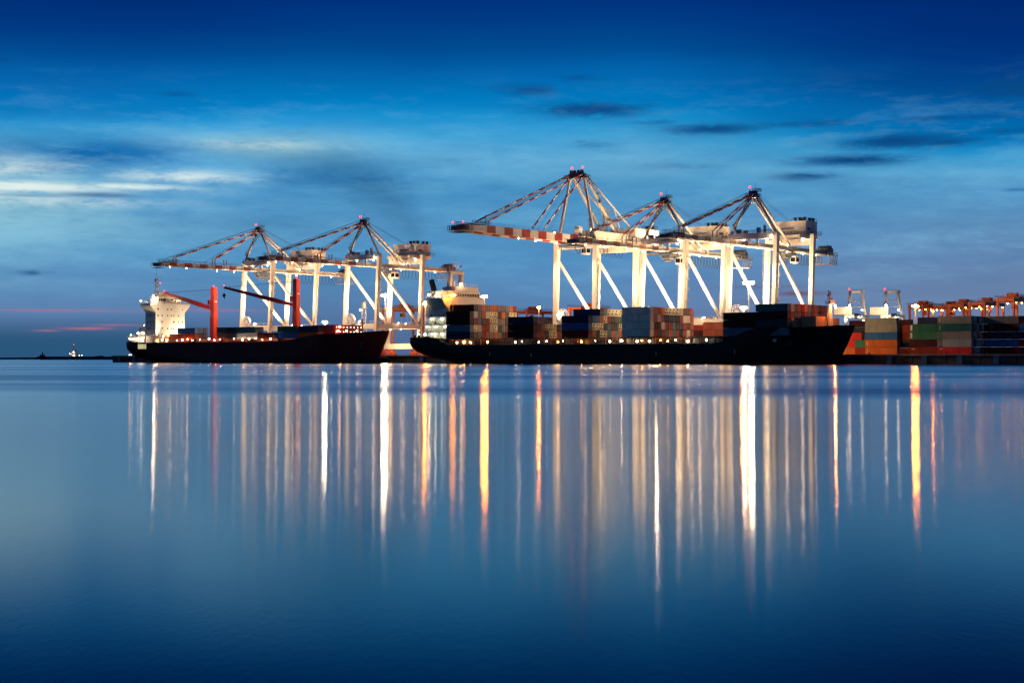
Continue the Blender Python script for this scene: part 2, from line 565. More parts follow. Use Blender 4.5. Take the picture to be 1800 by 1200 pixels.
# ------------------------------------------------------------------ quay and land
UL, UR = -256.0, 420.0
qm = MB()
qm.box(UL, UR, -2.2, 900.0, -4.0, ZQ)
q_o = qm.build('quay_ground', CONC)
q_o.location = quay(0, 0); q_o.rotation_euler = (0, 0, -TH)
prop(q_o, 'grey concrete container quay and yard ground', kind='structure')
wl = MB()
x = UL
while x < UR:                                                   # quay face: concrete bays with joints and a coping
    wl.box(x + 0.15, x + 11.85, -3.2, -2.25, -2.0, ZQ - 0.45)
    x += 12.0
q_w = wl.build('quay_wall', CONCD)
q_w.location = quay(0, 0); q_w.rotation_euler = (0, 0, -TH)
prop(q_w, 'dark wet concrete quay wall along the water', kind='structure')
cp = MB().box(UL - .2, UR, -3.6, -2.21, ZQ - 0.44, ZQ + 0.12)
cp.build('coping', CONC, q_w)
fm = MB().box(-0.9, 0.9, -0.35, 0.0, 0.0, 2.6)
fm.box(-0.6, -0.2, 0.0, 0.5, 0.5, 1.2); fm.box(0.2, 0.6, 0.0, 0.5, 0.5, 1.2)
fme = fm.mesh('fender', BLUEF)
for fu in (-250, -238, -226, -46, -34, 168, 180.5, 193, 205.5, 218):
    o = bpy.data.objects.new('fender', fme); COL.objects.link(o); o.parent = q_w; o.location = (fu, -3.7, 0.3)
bo = MB().tube((0, 0, 0), (0, 0, .5), .22, .2).tube((0, 0, .5), (0, 0, .65), .38, .34).mesh('bollard', DARK)
for k in range(16):
    o = bpy.data.objects.new('bollard', bo); COL.objects.link(o); o.parent = q_w; o.location = (160 + 14 * (k - 2) if k > 1 else -45 + 9 * k, -3.0, ZQ + .12)

bw = MB()                                                       # breakwater far left on the horizon
pts = []
rows = []
for i in range(61):
    x = -1600 + i * 22.0
    h = 3.4 + 1.2 * math.sin(i * 1.7) * math.sin(i * .43) + rnd.random() * .8
    rows.append([(x, 2980, -2), (x, 2990, h * .8), (x, 3000, h), (x, 3012, h), (x, 3025, -2)])
bw.grid(rows)
b_o = bw.build('breakwater', LAND)
prop(b_o, 'long dark rocky breakwater on the left horizon', 'breakwater')


# ------------------------------------------------------------------ ship to shore cranes
def girder_rails(mb, x, y0, y1, z):
    mb.rail([(x, y0, z), (x, y1, z)], 1.1, 0.045, 3.0)


def festoon(mb, y0, y1, z, n, drop, x):
    w = (y1 - y0) / n
    for i in range(n):
        pts = []
        for j in range(9):
            t = j / 8
            pts.append((x, y0 + w * (i + t), z - drop * (1 - (2 * t - 1) ** 2) ** .7))
        mb.path(pts, 0.10, 4)


def crane_base(root, W, G, zt_w, zt_l, lean, ring, wb=1.5):
    """legs, portal ring, sills, bogies, diagonals; returns leg y positions as function"""
    hx = W / 2

    def yl(z, y0):
        return y0 + (z - 27.0) * lean
    for y0, zt in ((0.0, zt_w), (G, zt_l)):
        for sx in (-1, 1):
            mb = MB()
            mb.bar((sx * hx, yl(3.6, y0), 3.6), (sx * hx, yl(zt, y0), zt), 1.5 * wb / 1.5, 1.55, 1.7 * wb / 1.5, 2.15, up=(0, 1, 0), bev=0.08)
            mb.build('leg', WHITE, root)
        mb = MB().bar((-hx - 1.6, yl(4, y0), 4.2), (hx + 1.6, yl(4, y0), 4.2), 1.6, 2.4)
        mb.build('sill_beam', WHITE, root)
        mb = MB().bar((-hx + .8, yl(ring, y0), ring), (hx - .8, yl(ring, y0), ring), 1.35, 2.1)
        o = mb.build('portal_beam', WHITE, root)
        MB().rail([(-hx + 1, yl(ring, y0) - .6, ring + 1.05), (hx - 1, yl(ring, y0) - .6, ring + 1.05)], 1.1, .05, 2.2).build('railing', WHITE, o)
        for sx in (-1, 1):
            for k in (-1, 1):
                cx = sx * hx + k * 2.6
                o = MB().bar((cx - 2.1, yl(2, y0), 1.2), (cx + 2.1, yl(2, y0), 1.2), 1.0, 0.7).bar((cx - k * 2.6, yl(2, y0), 2.95), (cx, yl(2, y0), 1.8), .9, .8).box(cx - .5, cx + .5, yl(2, y0) - .45, yl(2, y0) + .45, 1.4, 2.1).build('bogie', BOGIE, root)
                wm_ = MB()
                for j in (-1.5, -.5, .5, 1.5):
                    wm_.tube((cx + j, yl(2, y0) - .22, .42), (cx + j, yl(2, y0) + .22, .42), .42, n=10)
                wm_.build('wheel_set', BOGIE, o)
    for sx in (-1, 1):
        mb = MB().bar((sx * hx, yl(ring, 0) + .9, ring), (sx * hx, yl(ring, G) - .9, ring), 1.3, 2.0)
        o = mb.build('portal_tie_beam', WHITE, root)
        MB().bar((sx * hx, yl(38.5, 0) + .6, 38.5), (sx * hx, yl(ring, G) - .8, ring + 1.2), 0.95, 1.05, up=(0, 1, 0.3), bev=.1).build('diagonal_brace', WHITE, root)
        # lettering strip on the waterside face of the tie beam
    for k, (a, b) in enumerate(((-4.2, -1.4), (-.6, 3.8))):
        MB().box(a, b, yl(ring, G) - .70, yl(ring, G) - .66, ring - .4, ring + .25).build('lettering', LETTER, root)
    # cable reel with spokes beside the waterside leg
    mb = MB()
    cx, cy, cz, R = -hx + 4.4, yl(ring, 0) - 1.1, ring + 2.8, 2.7
    n = 20
    for i in range(n):
        a, b = 2 * PI * i / n, 2 * PI * (i + 1) / n
        for rr in (R, R * .72, R * .25):
            mb.bar((cx + rr * math.cos(a), cy, cz + rr * math.sin(a)), (cx + rr * math.cos(b), cy, cz + rr * math.sin(b)), .22, .3, up=(0, 1, 0))
        if i % 2 == 0:
            mb.bar((cx, cy, cz), (cx + R * math.cos(a), cy, cz + R * math.sin(a)), .14, .2, up=(0, 1, 0))
    mb.bar((cx - .3, cy, cz - 2.8), (cx, cy, cz), .4)
    mb.build('cable_reel', WHITE, root)
    # lift shaft and ladder on the far waterside leg
    mb = MB()
    lx, ly = -hx - 1.2, yl(20, G) + 1.2
    for dx in (-.5, .5):
        for dy in (-.5, .5):
            mb.bar((lx + dx, ly + dy, 4), (lx + dx, ly + dy, zt_l - 4), .12)
    z = 4
    while z < zt_l - 6:
        for a, b in (((-.5, -.5), (.5, -.5)), ((-.5, .5), (.5, .5)), ((-.5, -.5), (-.5, .5)), ((.5, -.5), (.5, .5))):
            mb.bar((lx + a[0], ly + a[1], z), (lx + b[0], ly + b[1], z + (0 if a[0] == b[0] else 1.4)), .09)
        z += 1.6
    mb.build('lift_tower', GALV, root)
    mb = MB()
    for k in range(6):                                          # small landings up the near waterside leg
        z = ring + 3 + k * 4.2
        mb.box(hx + .8, hx + 1.9, yl(z, 0) - .7, yl(z, 0) + .7, z, z + .12)
        mb.rail([(hx + 1.85, yl(z, 0) - .7, z + .1), (hx + 1.85, yl(z, 0) + .7, z + .1)], 1.1, .05, .7)
    mb.bar((hx + 1.3, yl(15, 0), ring), (hx + 1.3, yl(36, 0), 36), .35, .12)
    mb.build('ladder', GALV, root)
    return yl


def striped_stay(root, p, q, w, red, n, name='forestay'):
    p, q = Vector(p), Vector(q)
    o = MB().bar(p, q, w, w).build(name, WHITE, root)
    mb_len = 1.0 / n
    for i in range(n):
        a, b = (i + .28) * mb_len, (i + .72) * mb_len
        MB().bar(p.lerp(q, a), p.lerp(q, b), w + .06, w + .06).build('red_band', red, o)
    return o


def house_emblem(root, x, y0, z0):
    """yellow emblem and dark numerals on the end wall of the machinery house"""
    mb = MB()
    segs = [((0.2, 2.9), (0.9, 2.9)), ((0.2, 2.9), (0.5, 1.9)), ((0.5, 1.9), (0.2, 0.9)), ((0.5, 1.9), (1.5, 1.5)), ((1.5, 1.5), (1.7, 0.7)), ((0.2, 0.9), (1.9, 0.7)), ((0.9, 2.9), (1.1, 2.2))]
    for (a, b), (c, d) in segs:
        mb.bar((x + .03, y0 + a, z0 + b), (x + .03, y0 + c, z0 + d), .38, .05, up=(1, 0, 0))
    mb.build('emblem', YELLOW, root)


def make_crane_a(root, trolley_y=5.0):
    W, G, lean, ring = 19.2, 29.2, 0.066, 13.1
    hx = W / 2
    yl = crane_base(root, W, G, 45.0, 46.0, lean, ring)
    # top cross beams
    o = MB().bar((-hx + .8, yl(44, 0), 43.9), (hx - .8, yl(44, 0), 43.9), 1.8, 2.2).build('waterside_cross_beam', WHITE, root)
    MB().rail([(-hx, yl(44, 0) - .8, 45.0), (hx, yl(44, 0) - .8, 45.0)], 1.1, .06, 1.8).rail([(-hx, yl(44, 0) + .8, 45.0), (hx, yl(44, 0) + .8, 45.0)], 1.1, .06, 1.8).build('railing', STEEL, o)
    bx = MB()
    for (a, b, h) in ((-6.5, -5.0, 1.6), (-3.8, -2.6, 1.2), (1.6, 2.8, 2.0), (4.5, 5.0, 2.8)):
        bx.box(a, b, yl(44, 0) - .6, yl(44, 0) + .6, 45.0, 45.0 + h)
    bx.build('equipment_box', GALV, o)
    MB().bar((-hx + .8, yl(44, G), 43.2), (hx - .8, yl(44, G), 43.2), 1.8, 2.4).build('landside_cross_beam', WHITE, root)
    # main girder and boom (one box each, stripes proud of the boom)
    gz0, gz1 = 39.7, 41.5
    g = MB().box(-1.35, 1.35, -1.6, 62.0, gz0, gz1).build('girder', WHITE, root)
    rr = MB()
    for sx in (-1, 1):
        rr.box(sx * 1.36, sx * 2.5, -1.5, 60, gz0 + .2, gz0 + .32) if sx > 0 else rr.box(-2.5, -1.36, -1.5, 60, gz0 + .2, gz0 + .32)
        girder_rails(rr, sx * 2.45, -1.5, 60, gz0 + .3)
        for k in range(20):
            yy = 1 + k * 3.0
            rr.bar((sx * 1.36, yy, gz0 - .1), (sx * 2.4, yy, gz0 + .2), .15)
    rr.build('walkway', GALV, g)
    hang = MB()
    for y0 in (yl(43, 0), yl(43, G)):
        for sx in (-1, 1):
            hang.bar((sx * 1.9, y0, gz0 - .1), (sx * 1.9, y0, 43.2), .5, .9)
    hang.build('hanger', WHITE, root)
    bm = MB()
    prof = [(-1.7, gz0, gz1), (-50, gz0, gz1 - .1), (-57, gz0 + .35, gz1 - .2), (-58.5, gz0 + .6, gz1 - .35)]
    bm.grid([[(-1.3, y, a), (1.3, y, a), (1.3, y, b), (-1.3, y, b)] for y, a, b in prof][::-1], close=True)
    bm.add([(-1.3, -1.7, gz0), (1.3, -1.7, gz0), (1.3, -1.7, gz1), (-1.3, -1.7, gz1)], [(0, 1, 2, 3)])
    boom = bm.build('boom', WHITE, root)
    for k in range(6):
        y0 = -5.2 - k * 8.9
        MB().box(-1.33, 1.33, y0 - 4.4, y0, gz0 - .03, gz1 + .03).build('red_stripe', REDP, boom)
    rr = MB()
    for sx in (-1, 1):
        rr.box(min(sx * 1.35, sx * 2.3), max(sx * 1.35, sx * 2.3), -57, -2, gz0 + .15, gz0 + .25)
        girder_rails(rr, sx * 2.25, -57, -2, gz0 + .25)
    girder_rails(rr, -1.2, -55, -3, gz1)
    girder_rails(rr, 1.2, -55, -3, gz1)
    rr.build('walkway', STEEL, boom)
    tp = MB().box(-2.8, 2.8, -61.0, -57.2, gz0 - .1, gz0 + .1)
    tp.rail([(-2.8, -57.2, gz0 + .1), (-2.8, -61.0, gz0 + .1), (2.8, -61.0, gz0 + .1), (2.8, -57.2, gz0 + .1)], 1.3, .06, 1.1)
    tp.box(-2.0, 2.0, -60.5, -58.6, gz0 + .1, gz0 + 1.2)
    tp.rail([(-3.0, -57.5, gz1), (-3.0, -50, gz1), (3.0, -50, gz1), (3.0, -57.5, gz1), (-3.0, -57.5, gz1)], 1.2, .06, 1.5)
    tp.box(-3.0, 3.0, -57.5, -50.0, gz1 - .05, gz1 + .05)
    for k in range(4):
        tp.bar((-2.7, -57.6 - k, gz0 - .9), (2.7, -57.6 - k, gz0 - .9), .15); tp.bar((0, -57.6 - k, gz0 - .9), (0, -57.6 - k, gz0), .15)
    tp.build('tip_platform', STEEL, boom)
    ps = MB()                                                   # stay brackets and posts standing on the boom
    for yy in (-50, -27, -20):
        for sx in (-1, 1):
            MB().bar((sx * .9, yy, gz1), (sx * .9, yy, gz1 + 2.6), .22, .4).build('stay_bracket', REDP, boom)
    # back end: hoist platform with lattice
    be = MB().box(-3.6, 3.6, 56.0, 63.5, gz0 - 3.6, gz0 - 3.4)
    for sx in (-3.4, 3.4):
        for k in range(5):
            y0 = 56.2 + k * 1.75
            be.bar((sx, y0, gz0 - 3.5), (sx, y0 + .9, gz0), .16); be.bar((sx, y0 + .9, gz0), (sx, min(63.4, y0 + 1.75), gz0 - 3.5), .16)
        be.bar((sx, 55, gz0), (sx, 64, gz0), .3)
    be.rail([(-3.6, 56, gz0), (-3.6, 64, gz0), (3.6, 64, gz0), (3.6, 56, gz0)], 1.2, .07, 1.3)
    be.build('hoist_platform', GALV, root)
    MB().box(-2.4, 2.4, 57.5, 62.5, gz0 + .3, gz0 + 3.0).tube((-2.6, 60, gz0 + 3.0), (2.6, 60, gz0 + 3.0), 1.0, n=10).bar((2.2, 58, gz0 + 3), (2.2, 58, gz0 + 4.3), .2).build('winch', STEEL, root)
    # trolley with operator's cab under the girder
    ty = trolley_y
    t = MB().box(-3.2, 3.2, ty - 3.5, ty + 3.5, gz0 - 1.5, gz0 - .7)
    for sx in (-2.8, 2.8):
        for yy in (-3, 3):
            t.tube((sx * .55, ty + yy, gz0 - .45), (sx * .55 + .3, ty + yy, gz0 - .45), .42, n=8)
        for yy in (-3.0, -1.0, 1.0, 3.0):
            t.tube((sx * .6, ty + yy, gz0 - 2.0), (sx * .6 + .35, ty + yy, gz0 - 2.0), .55, n=8)
    t.box(-1.8, 1.8, ty - 2.6, ty + 1.2, gz0 - 2.6, gz0 - 1.5).box(-2.4, .2, ty - 1.0, ty + 1.6, gz0 - 3.4, gz0 - 2.6)
    t.rail([(-3.2, ty - 3.5, gz0 - .7), (-3.2, ty + 3.5, gz0 - .7)], 1.1, .07, 1.2).rail([(3.2, ty - 3.5, gz0 - .7), (3.2, ty + 3.5, gz0 - .7)], 1.1, .07, 1.2)
    tr = t.build('trolley', STEEL, root)
    cb_ = MB().box(1.0, 3.4, ty + 2.2, ty + 5.2, gz0 - 4.5, gz0 - 1.9).build('operator_cab', WHITE, root)
    MB().box(1.2, 3.2, ty + 2.15, ty + 2.2, gz0 - 4.0, gz0 - 2.4).box(3.4, 3.45, ty + 2.5, ty + 4.9, gz0 - 4.0, gz0 - 2.4).build('cab_window', GLASS, cb_)
    # festoon cable
    fs = MB(); festoon(fs, 20, 55, gz0 - .3, 15, 4.2, -1.9)
    fs.build('festoon_cable', BLACK, root)
    # A frame
    az, ay = 59.0, 1.0
    for sx in (-1, 1):
        MB().tube((sx * (hx - .2), yl(45, 0), 44.9), (sx * .9, ay, az), .55, .45, 10).build('apex_leg', WHITE, root, True)
    ap = MB().box(-2.4, 2.4, ay - 1.6, ay + 1.6, az - .9, az - .7)
    ap.rail([(-2.4, ay - 1.6, az - .7), (2.4, ay - 1.6, az - .7), (2.4, ay + 1.6, az - .7), (-2.4, ay + 1.6, az - .7), (-2.4, ay - 1.6, az - .7)], 1.2, .08, .9)
    ap.box(-1.4, 1.4, ay - 1.0, ay + .9, az - .7, az + 1.0)
    for sx in (-1.1, 0, 1.1):
        ap.tube((sx - .2, ay - .3, az + 1.1), (sx + .2, ay - .3, az + 1.1), .75, n=10)
    ap.box(.2, 2.8, ay - 1.2, ay + 1.2, az + 1.2, az + 1.35)
    ap.rail([(.2, ay - 1.2, az + 1.3), (2.8, ay - 1.2, az + 1.3), (2.8, ay + 1.2, az + 1.3), (.2, ay + 1.2, az + 1.3)], 1.1, .08, .8)
    ap.bar((1.4, ay, az), (1.4, ay, az + 1.3), .4); ap.bar((.8, ay, az + 2), (.8, ay, az + 4.6), .08)
    ap.build('apex_sheave_head', STEEL, root)
    for sx in (-1, 1):
        MB().tube((sx * 1.2, ay + .6, az + .2), (sx * 1.35, 27.5, gz1 + .6), .48, n=8).build('backstay', WHITE, root, True)
        striped_stay(root, (sx * .8, ay - .6, az + .3), (sx * .9, -50, gz1 + 2.4), .42, REDP, 7)
        striped_stay(root, (sx * .6, ay - .4, az - .2), (sx * .9, -27, gz1 + 2.4), .38, REDP, 4, 'inner_forestay')
    rp = MB()
    for sx in (-.5, .5):
        rp.tube((sx, ay - .8, az + 1.6), (sx, -55, gz1 + 1.6), .06, n=4)
        rp.tube((sx, ay - .3, az + .4), (sx, -33, gz1 + .8), .05, n=4)
        rp.tube((sx, ay + .5, az + 1.6), (sx, 30, 51.2), .06, n=4)
    rp.build('hoist_rope', DARK, root)
    st = MB()                                                   # service stair up the A frame
    for a, b in (((-6.2, .2, 45.2), (-8.2, .6, 48.6)), ((-7.4, .6, 48.6), (-.8, .9, 56.4)),):
        a, b = Vector(a), Vector(b)
        for dy in (-.45, .45):
            st.bar(a + Vector((0, dy, 0)), b + Vector((0, dy, 0)), .14, .3); st.bar(a + Vector((0, dy, 1)), b + Vector((0, dy, 1)), .08)
        for k in range(14):
            p = a.lerp(b, k / 13); st.bar(p + Vector((0, -.45, 0)), p + Vector((0, .45, 0)), .1)
    st.box(-1.4, 1.2, .2, 1.8, 56.2, 56.35); st.rail([(-1.4, .2, 56.3), (1.2, .2, 56.3), (1.2, 1.8, 56.3)], 1.1, .08, .8)
    st.build('service_stair', STEEL, root)
    # machinery house
    hs = MB().box(-7.2, 7.2, 29.2, 38.6, 46.5, 51.2).build('machinery_house', WHITE, root)
    MB().box(-8.4, 8.6, 28.2, 40.0, 46.1, 46.3).rail([(-8.4, 28.2, 46.3), (8.6, 28.2, 46.3), (8.6, 40, 46.3)], 1.1, .07, 1.4).build('platform', STEEL, hs)
    MB().box(-7.35, 7.35, 29.05, 38.75, 51.2, 51.35).build('roof', WHITE, hs)
    for i, (cx, cy) in enumerate(((1.8, 31), (3.8, 31), (5.8, 31), (3.0, 34.5), (5.6, 35.5), (6.0, 37.5))):
        MB().tube((cx, cy, 51.35), (cx, cy, 52.5), .55, n=10).tube((cx, cy, 52.5), (cx, cy, 52.8), .75, .7, n=10).build('roof_ventilator', DARK, hs)
    MB().rail([(1, 29.2, 51.35), (7.2, 29.2, 51.35), (7.2, 38.6, 51.35)], 1.1, .06, 1.4).build('roof_railing', STEEL, hs)
    house_emblem(hs, 7.2, 34.4, 47.3)
    MB().box(7.2, 7.25, 30.3, 32.6, 47.9, 48.7).build('number_plate', LETTER, hs)
    MB().box(-3.2, 2.2, 29.14, 29.2, 48.4, 48.8).build('lettering', LETTER, hs)
    MB().box(7.2, 7.26, 32.9, 33.9, 46.6, 48.6).build('door', GALV, hs)
    un = MB().box(-5.5, 6.5, 29.8, 38.0, 44.6, 46.1)            # underside frame carrying the house
    for sx in (-6.6, 6.6):
        un.bar((sx, 24.5, 45.3), (sx, 39.5, 45.3), .8, 1.2)
    un.box(2.5, 6.0, 30.5, 37.0, 42.8, 44.6)
    un.build('house_support', WHITE, root)
    # beacon and flood lamps
    lamp(root, (-.9, ay - .9, az + 3.0), .40, E_RED, 'beacon', False)
    MB().bar((-.9, ay - .9, az + .5), (-.9, ay - .9, az + 2.7), .12).build('beacon_post', DARK, root)
    flood(root, (8.0, yl(44, 0) - 1.6, 43.6), (0, -36, 41), 7000, 46)  # added flood, set here to brighten the side of the boom
    flood(root, (0.0, -14.5, gz0 - .7), (0, 4, 5), 38000, 110)
    flood(root, (0.0, -25.0, gz0 - .7), (0, 10, 5), 32000, 145)
    for yy in (-53.5, -44, 9, 17, 24, 37, 48):
        lamp(root, (1.0 if yy < 0 else 2.0, yy, gz0 - .5), .21, E_BOOM)
    for p in ((-4, 1.0, 42.4), (5.5, 1.5, 42.4), (0, 28, 42.0), (6.0, 29.2, 44.2)):
        lamp(root, p, .24, E_BOOM)
    # flood lamps on the portal ring, washing the legs
    for p in ((0.0, yl(ring, 0) - 1.0, ring + 1.6), (0.0, yl(ring, G) + 1.2, ring + 1.6), (hx + 1.6, 12.0, ring + 1.4), (-hx - 1.6, 18.0, ring + 1.4)):
        flood(root, p, (p[0] * .9, p[1] + (14 if p[1] < 0 else (-14 if p[1] > 20 else 0)), 60), 54000, 155)


def make_crane_b(root, far=False):
    W, G, lean, ring = 19.2, 29.2, 0.03, 13.1
    hx = W / 2
    yl = crane_base(root, W, G, 46.0, 46.0, lean, ring, wb=1.9)
    gz0, gz1 = 44.6, 47.6
    gx = 3.0
    for y0 in (0.0, G):
        MB().bar((-hx + .9, yl(44, y0), 43.6), (hx - .9, yl(44, y0), 43.6), 2.0, 1.9).build('top_cross_beam', WHITE, root)
    for sx in (-1, 1):
        g = MB().box(sx * gx - .7, sx * gx + .7, -1.6, 60.0, gz0, gz1).build('girder', WHITE, root)
        bm = MB()
        prof = [(-1.7, gz0, gz1), (-58, gz0 + .2, gz1), (-72, gz0 + .6, gz1 - .4)]
        bm.grid([[(sx * gx - .65, y, a), (sx * gx + .65, y, a), (sx * gx + .65, y, b), (sx * gx - .65, y, b)] for y, a, b in prof][::-1], close=True)
        bm.add([(sx * gx - .65, -72, gz0 + .6), (sx * gx + .65, -72, gz0 + .6), (sx * gx + .65, -72, gz1 - .4), (sx * gx - .65, -72, gz1 - .4)], [(0, 1, 2, 3)])
        boom = bm.build('boom', WHITE, root)
        for k in range(6):
            y0 = -3.5 - k * 10.6
            f = sstep((-y0 - 58) / 14) * .6
            MB().box(sx * gx - .68, sx * gx + .68, y0 - 5.2, y0, gz0 + (.17 if k > 4 else 0) - .03 + .2 * (-y0 / 58), gz1 + .03).build('red_stripe', REDP, boom)
        rr = MB(); girder_rails(rr, sx * (gx + .6), -70, -2, gz1); rr.build('railing', STEEL, boom)
        rr = MB(); girder_rails(rr, sx * (gx + .6), 0, 58, gz1); rr.build('railing', STEEL, g)
    ct = MB()
    for k in range(9):
        ct.bar((-gx + .6, -6 - k * 8, gz1 - .5), (gx - .6, -6 - k * 8, gz1 - .5), .6, .8)
    for k in range(7):
        ct.bar((-gx + .7, 4 + k * 8, gz1 - .5), (gx - .7, 4 + k * 8, gz1 - .5), .6, .8)
    ct.build('cross_tie', WHITE, root)
    tp = MB().box(-3.8, 3.8, -75.5, -70, gz0 + .6, gz0 + .85)
    tp.rail([(-3.8, -70, gz0 + .85), (-3.8, -75.5, gz0 + .85), (3.8, -75.5, gz0 + .85), (3.8, -70, gz0 + .85)], 1.4, .08, 1.0)
    tp.box(-3.6, 3.6, -73.5, -71, gz0 + .8, gz0 + 2.4)
    tp.box(-4.2, 4.2, -71, -63, gz1, gz1 + .1); tp.rail([(-4.2, -71, gz1), (-4.2, -60, gz1), (4.2, -60, gz1), (4.2, -71, gz1)], 1.3, .08, 1.2)
    for k in range(6):
        tp.bar((-3.6, -75 + k * 1.0, gz0), (3.6, -75 + k * 1.0, gz0), .18)
    tp.bar((0, -58, gz1), (0, -58, gz1 + 4.2), .16); tp.bar((0, -58, gz1 + 4.1), (2.6, -58, gz1 + 4.1), .22)
    tp.build('tip_platform', STEEL, root)
    # wide A frame
    az, ay, ahx = 72.0, 1.2, 3.2
    for sx in (-1, 1):
        MB().bar((sx * (hx - .4), yl(44.6, 0), 44.6), (sx * ahx, ay, az), 1.1, 1.2, .85, .9, up=(0, 1, 0), bev=.1).build('apex_leg', WHITE, root)
        MB().bar((sx * gx, 26.5, gz1), (sx * ahx, ay + 1.0, az), .95, 1.1, .8, .9, up=(0, 1, 0), bev=.1).build('rear_apex_leg', WHITE, root)
        MB().tube((sx * (ahx + .3), ay + .8, az + .4), (sx * gx, 44, gz1 + .6), .33, n=8).build('backstay', WHITE, root, True)
        MB().bar((sx * gx, 30, gz1), (sx * (ahx + .15), 22.5, 60.4), .3).build('backstay_post', WHITE, root)
        striped_stay(root, (sx * ahx, ay - .8, az + .4), (sx * gx, -60, gz1 + 1.8), .50, REDP, 8)
        striped_stay(root, (sx * ahx, ay - .6, az - .4), (sx * gx, -25, gz1 + 1.6), .45, REDP, 5, 'inner_forestay')
    rp = MB()
    for sx in (-1.6, -.5, .5, 1.6):
        rp.tube((sx, ay - .8, az + 1.4), (sx, -60, gz1 + 1.4), .07, n=4)
        rp.tube((sx, ay - .6, az), (sx, -16 - 5 * abs(sx), gz1 + .5), .05, n=4)
    rp.build('hoist_rope', DARK, root)
    ap = MB().bar((-ahx - .8, ay, az), (ahx + .8, ay, az), 1.6, 1.6)
    for sx in (-2.6, -1, 1, 2.6):
        ap.tube((sx - .25, ay - .4, az + 1.3), (sx + .25, ay - .4, az + 1.3), 1.0, n=10)
    ap.box(-5, 5, ay - 2.0, ay + 2.0, az - 1.2, az - 1.0)
    ap.rail([(-5, ay - 2, az - 1), (5, ay - 2, az - 1), (5, ay + 2, az - 1), (-5, ay + 2, az - 1), (-5, ay - 2, az - 1)], 1.2, .08, 1.2)
    ap.build('apex_sheave_head', STEEL, root)
    st = MB()
    z, k = 48.0, 0
    while z < 68:
        t0, t1 = (z - 47.6) / 25, (z + 3.4 - 47.6) / 25
        a = Vector((lerp(gx, ahx, t0) + 1.2, lerp(26.5, ay, t0) + (1.0 if k % 2 else -1.0), z)); b = Vector((lerp(gx, ahx, t1) + 1.2, lerp(26.5, ay, t1) + (-1.0 if k % 2 else 1.0), z + 3.4))
        st.bar(a, b, .35, .2); st.bar(a + Vector((.4, 0, 1)), b + Vector((.4, 0, 1)), .09)
        st.box(b.x - .8, b.x + .8, b.y - .9, b.y + .9, b.z, b.z + .12); st.rail([(b.x + .8, b.y - .9, b.z), (b.x + .8, b.y + .9, b.z)], 1.1, .08, .9)
        z += 3.4; k += 1
    st.build('service_stair', GALV, root)
    # machinery house
    hs = MB().box(-6.5, 6.5, 34, 52, gz1 + .4, gz1 + 5.2).build('machinery_house', WHITE, root)
    MB().box(-7.6, 7.6, 33, 53, gz1 + .15, gz1 + .35).rail([(-7.6, 33, gz1 + .35), (7.6, 33, gz1 + .35), (7.6, 53, gz1 + .35)], 1.1, .07, 1.5).build('platform', STEEL, hs)
    rb = MB().box(1.5, 6.2, 47, 51.5, gz1 + 5.2, gz1 + 6.0)
    for i in range(4):
        rb.tube((2.2 + i * 1.1, 49, gz1 + 6.0), (2.2 + i * 1.1, 49, gz1 + 7.0), .5, n=8)
    rb.rail([(1.5, 47, gz1 + 6), (6.2, 47, gz1 + 6), (6.2, 51.5, gz1 + 6)], 1.1, .08, 1.0)
    rb.build('roof_ventilator', DARK, hs)
    MB().box(-5.2, 5.2, 6, 30, gz1 + .05, gz1 + 2.4).box(-2.0, .2, 2.0, 4.5, gz1, gz1 + 4.2).build('rope_house', WHITE, root)
    ch = MB()
    for cx, cy in ((-2.4, 14), (2.4, 17)):
        ch.tube((cx, cy, gz1 + 2.4), (cx, cy, gz1 + 12.5), .75, .6, 10)
        ch.box(cx - 1.6, cx + .4, cy - .5, cy + .5, gz1 + 7.5, gz1 + 7.7); ch.box(cx - 1.2, cx + 1.2, cy - .6, cy + .6, gz1 + 10.8, gz1 + 11.0)
    ch.build('service_jib_post', GALV, root)
    t = MB().box(-4, 4, -6, 2, gz0 - 1.6, gz0 - .6)
    for sx in (-3.4, 3.4):
        t.bar((sx, -5, gz0 - 1.6), (sx, -5, gz0 - 3.8), .25); t.bar((sx, 1, gz0 - 1.6), (sx, 1, gz0 - 3.8), .25)
    t.build('trolley', STEEL, root)
    cb_ = MB().box(1.2, 3.6, 2.2, 5.2, gz0 - 4.2, gz0 - 1.2).build('operator_cab', WHITE, root)
    MB().box(1.4, 3.4, 2.14, 2.2, gz0 - 3.6, gz0 - 1.8).box(3.6, 3.66, 2.5, 5, gz0 - 3.6, gz0 - 1.8).build('cab_window', GLASS, cb_)
    fs = MB(); festoon(fs, 6, 40, gz0 - .2, 12, 3.4, -gx - .9); fs.build('festoon_cable', BLACK, root)
    be = MB().box(-4.5, 4.5, 52, 60, gz0 - 1.4, gz0 - 1.2).rail([(-4.5, 52, gz0 - 1.2), (-4.5, 60, gz0 - 1.2), (4.5, 60, gz0 - 1.2), (4.5, 52, gz0 - 1.2)], 1.2, .08, 1.3)
    be.build('hoist_platform', GALV, root)
    for sx in (-1, 1):
        lamp(root, (sx * 2.6, ay, az + 3.2), .40, E_RED, 'beacon', False)
        lamp(root, (sx * 2.4, -74.0, gz0 + 3.6), .30, E_RED, 'beacon', False)
    MB().bar((-2.6, ay, az + 2), (-2.6, ay, az + 2.9), .12).bar((2.6, ay, az + 2), (2.6, ay, az + 2.9), .12).bar((-2.4, -74.0, gz0 + 1), (-2.4, -74.0, gz0 + 3.4), .12).bar((2.4, -74.0, gz0 + 1), (2.4, -74.0, gz0 + 3.4), .12).build('beacon_post', DARK, root)
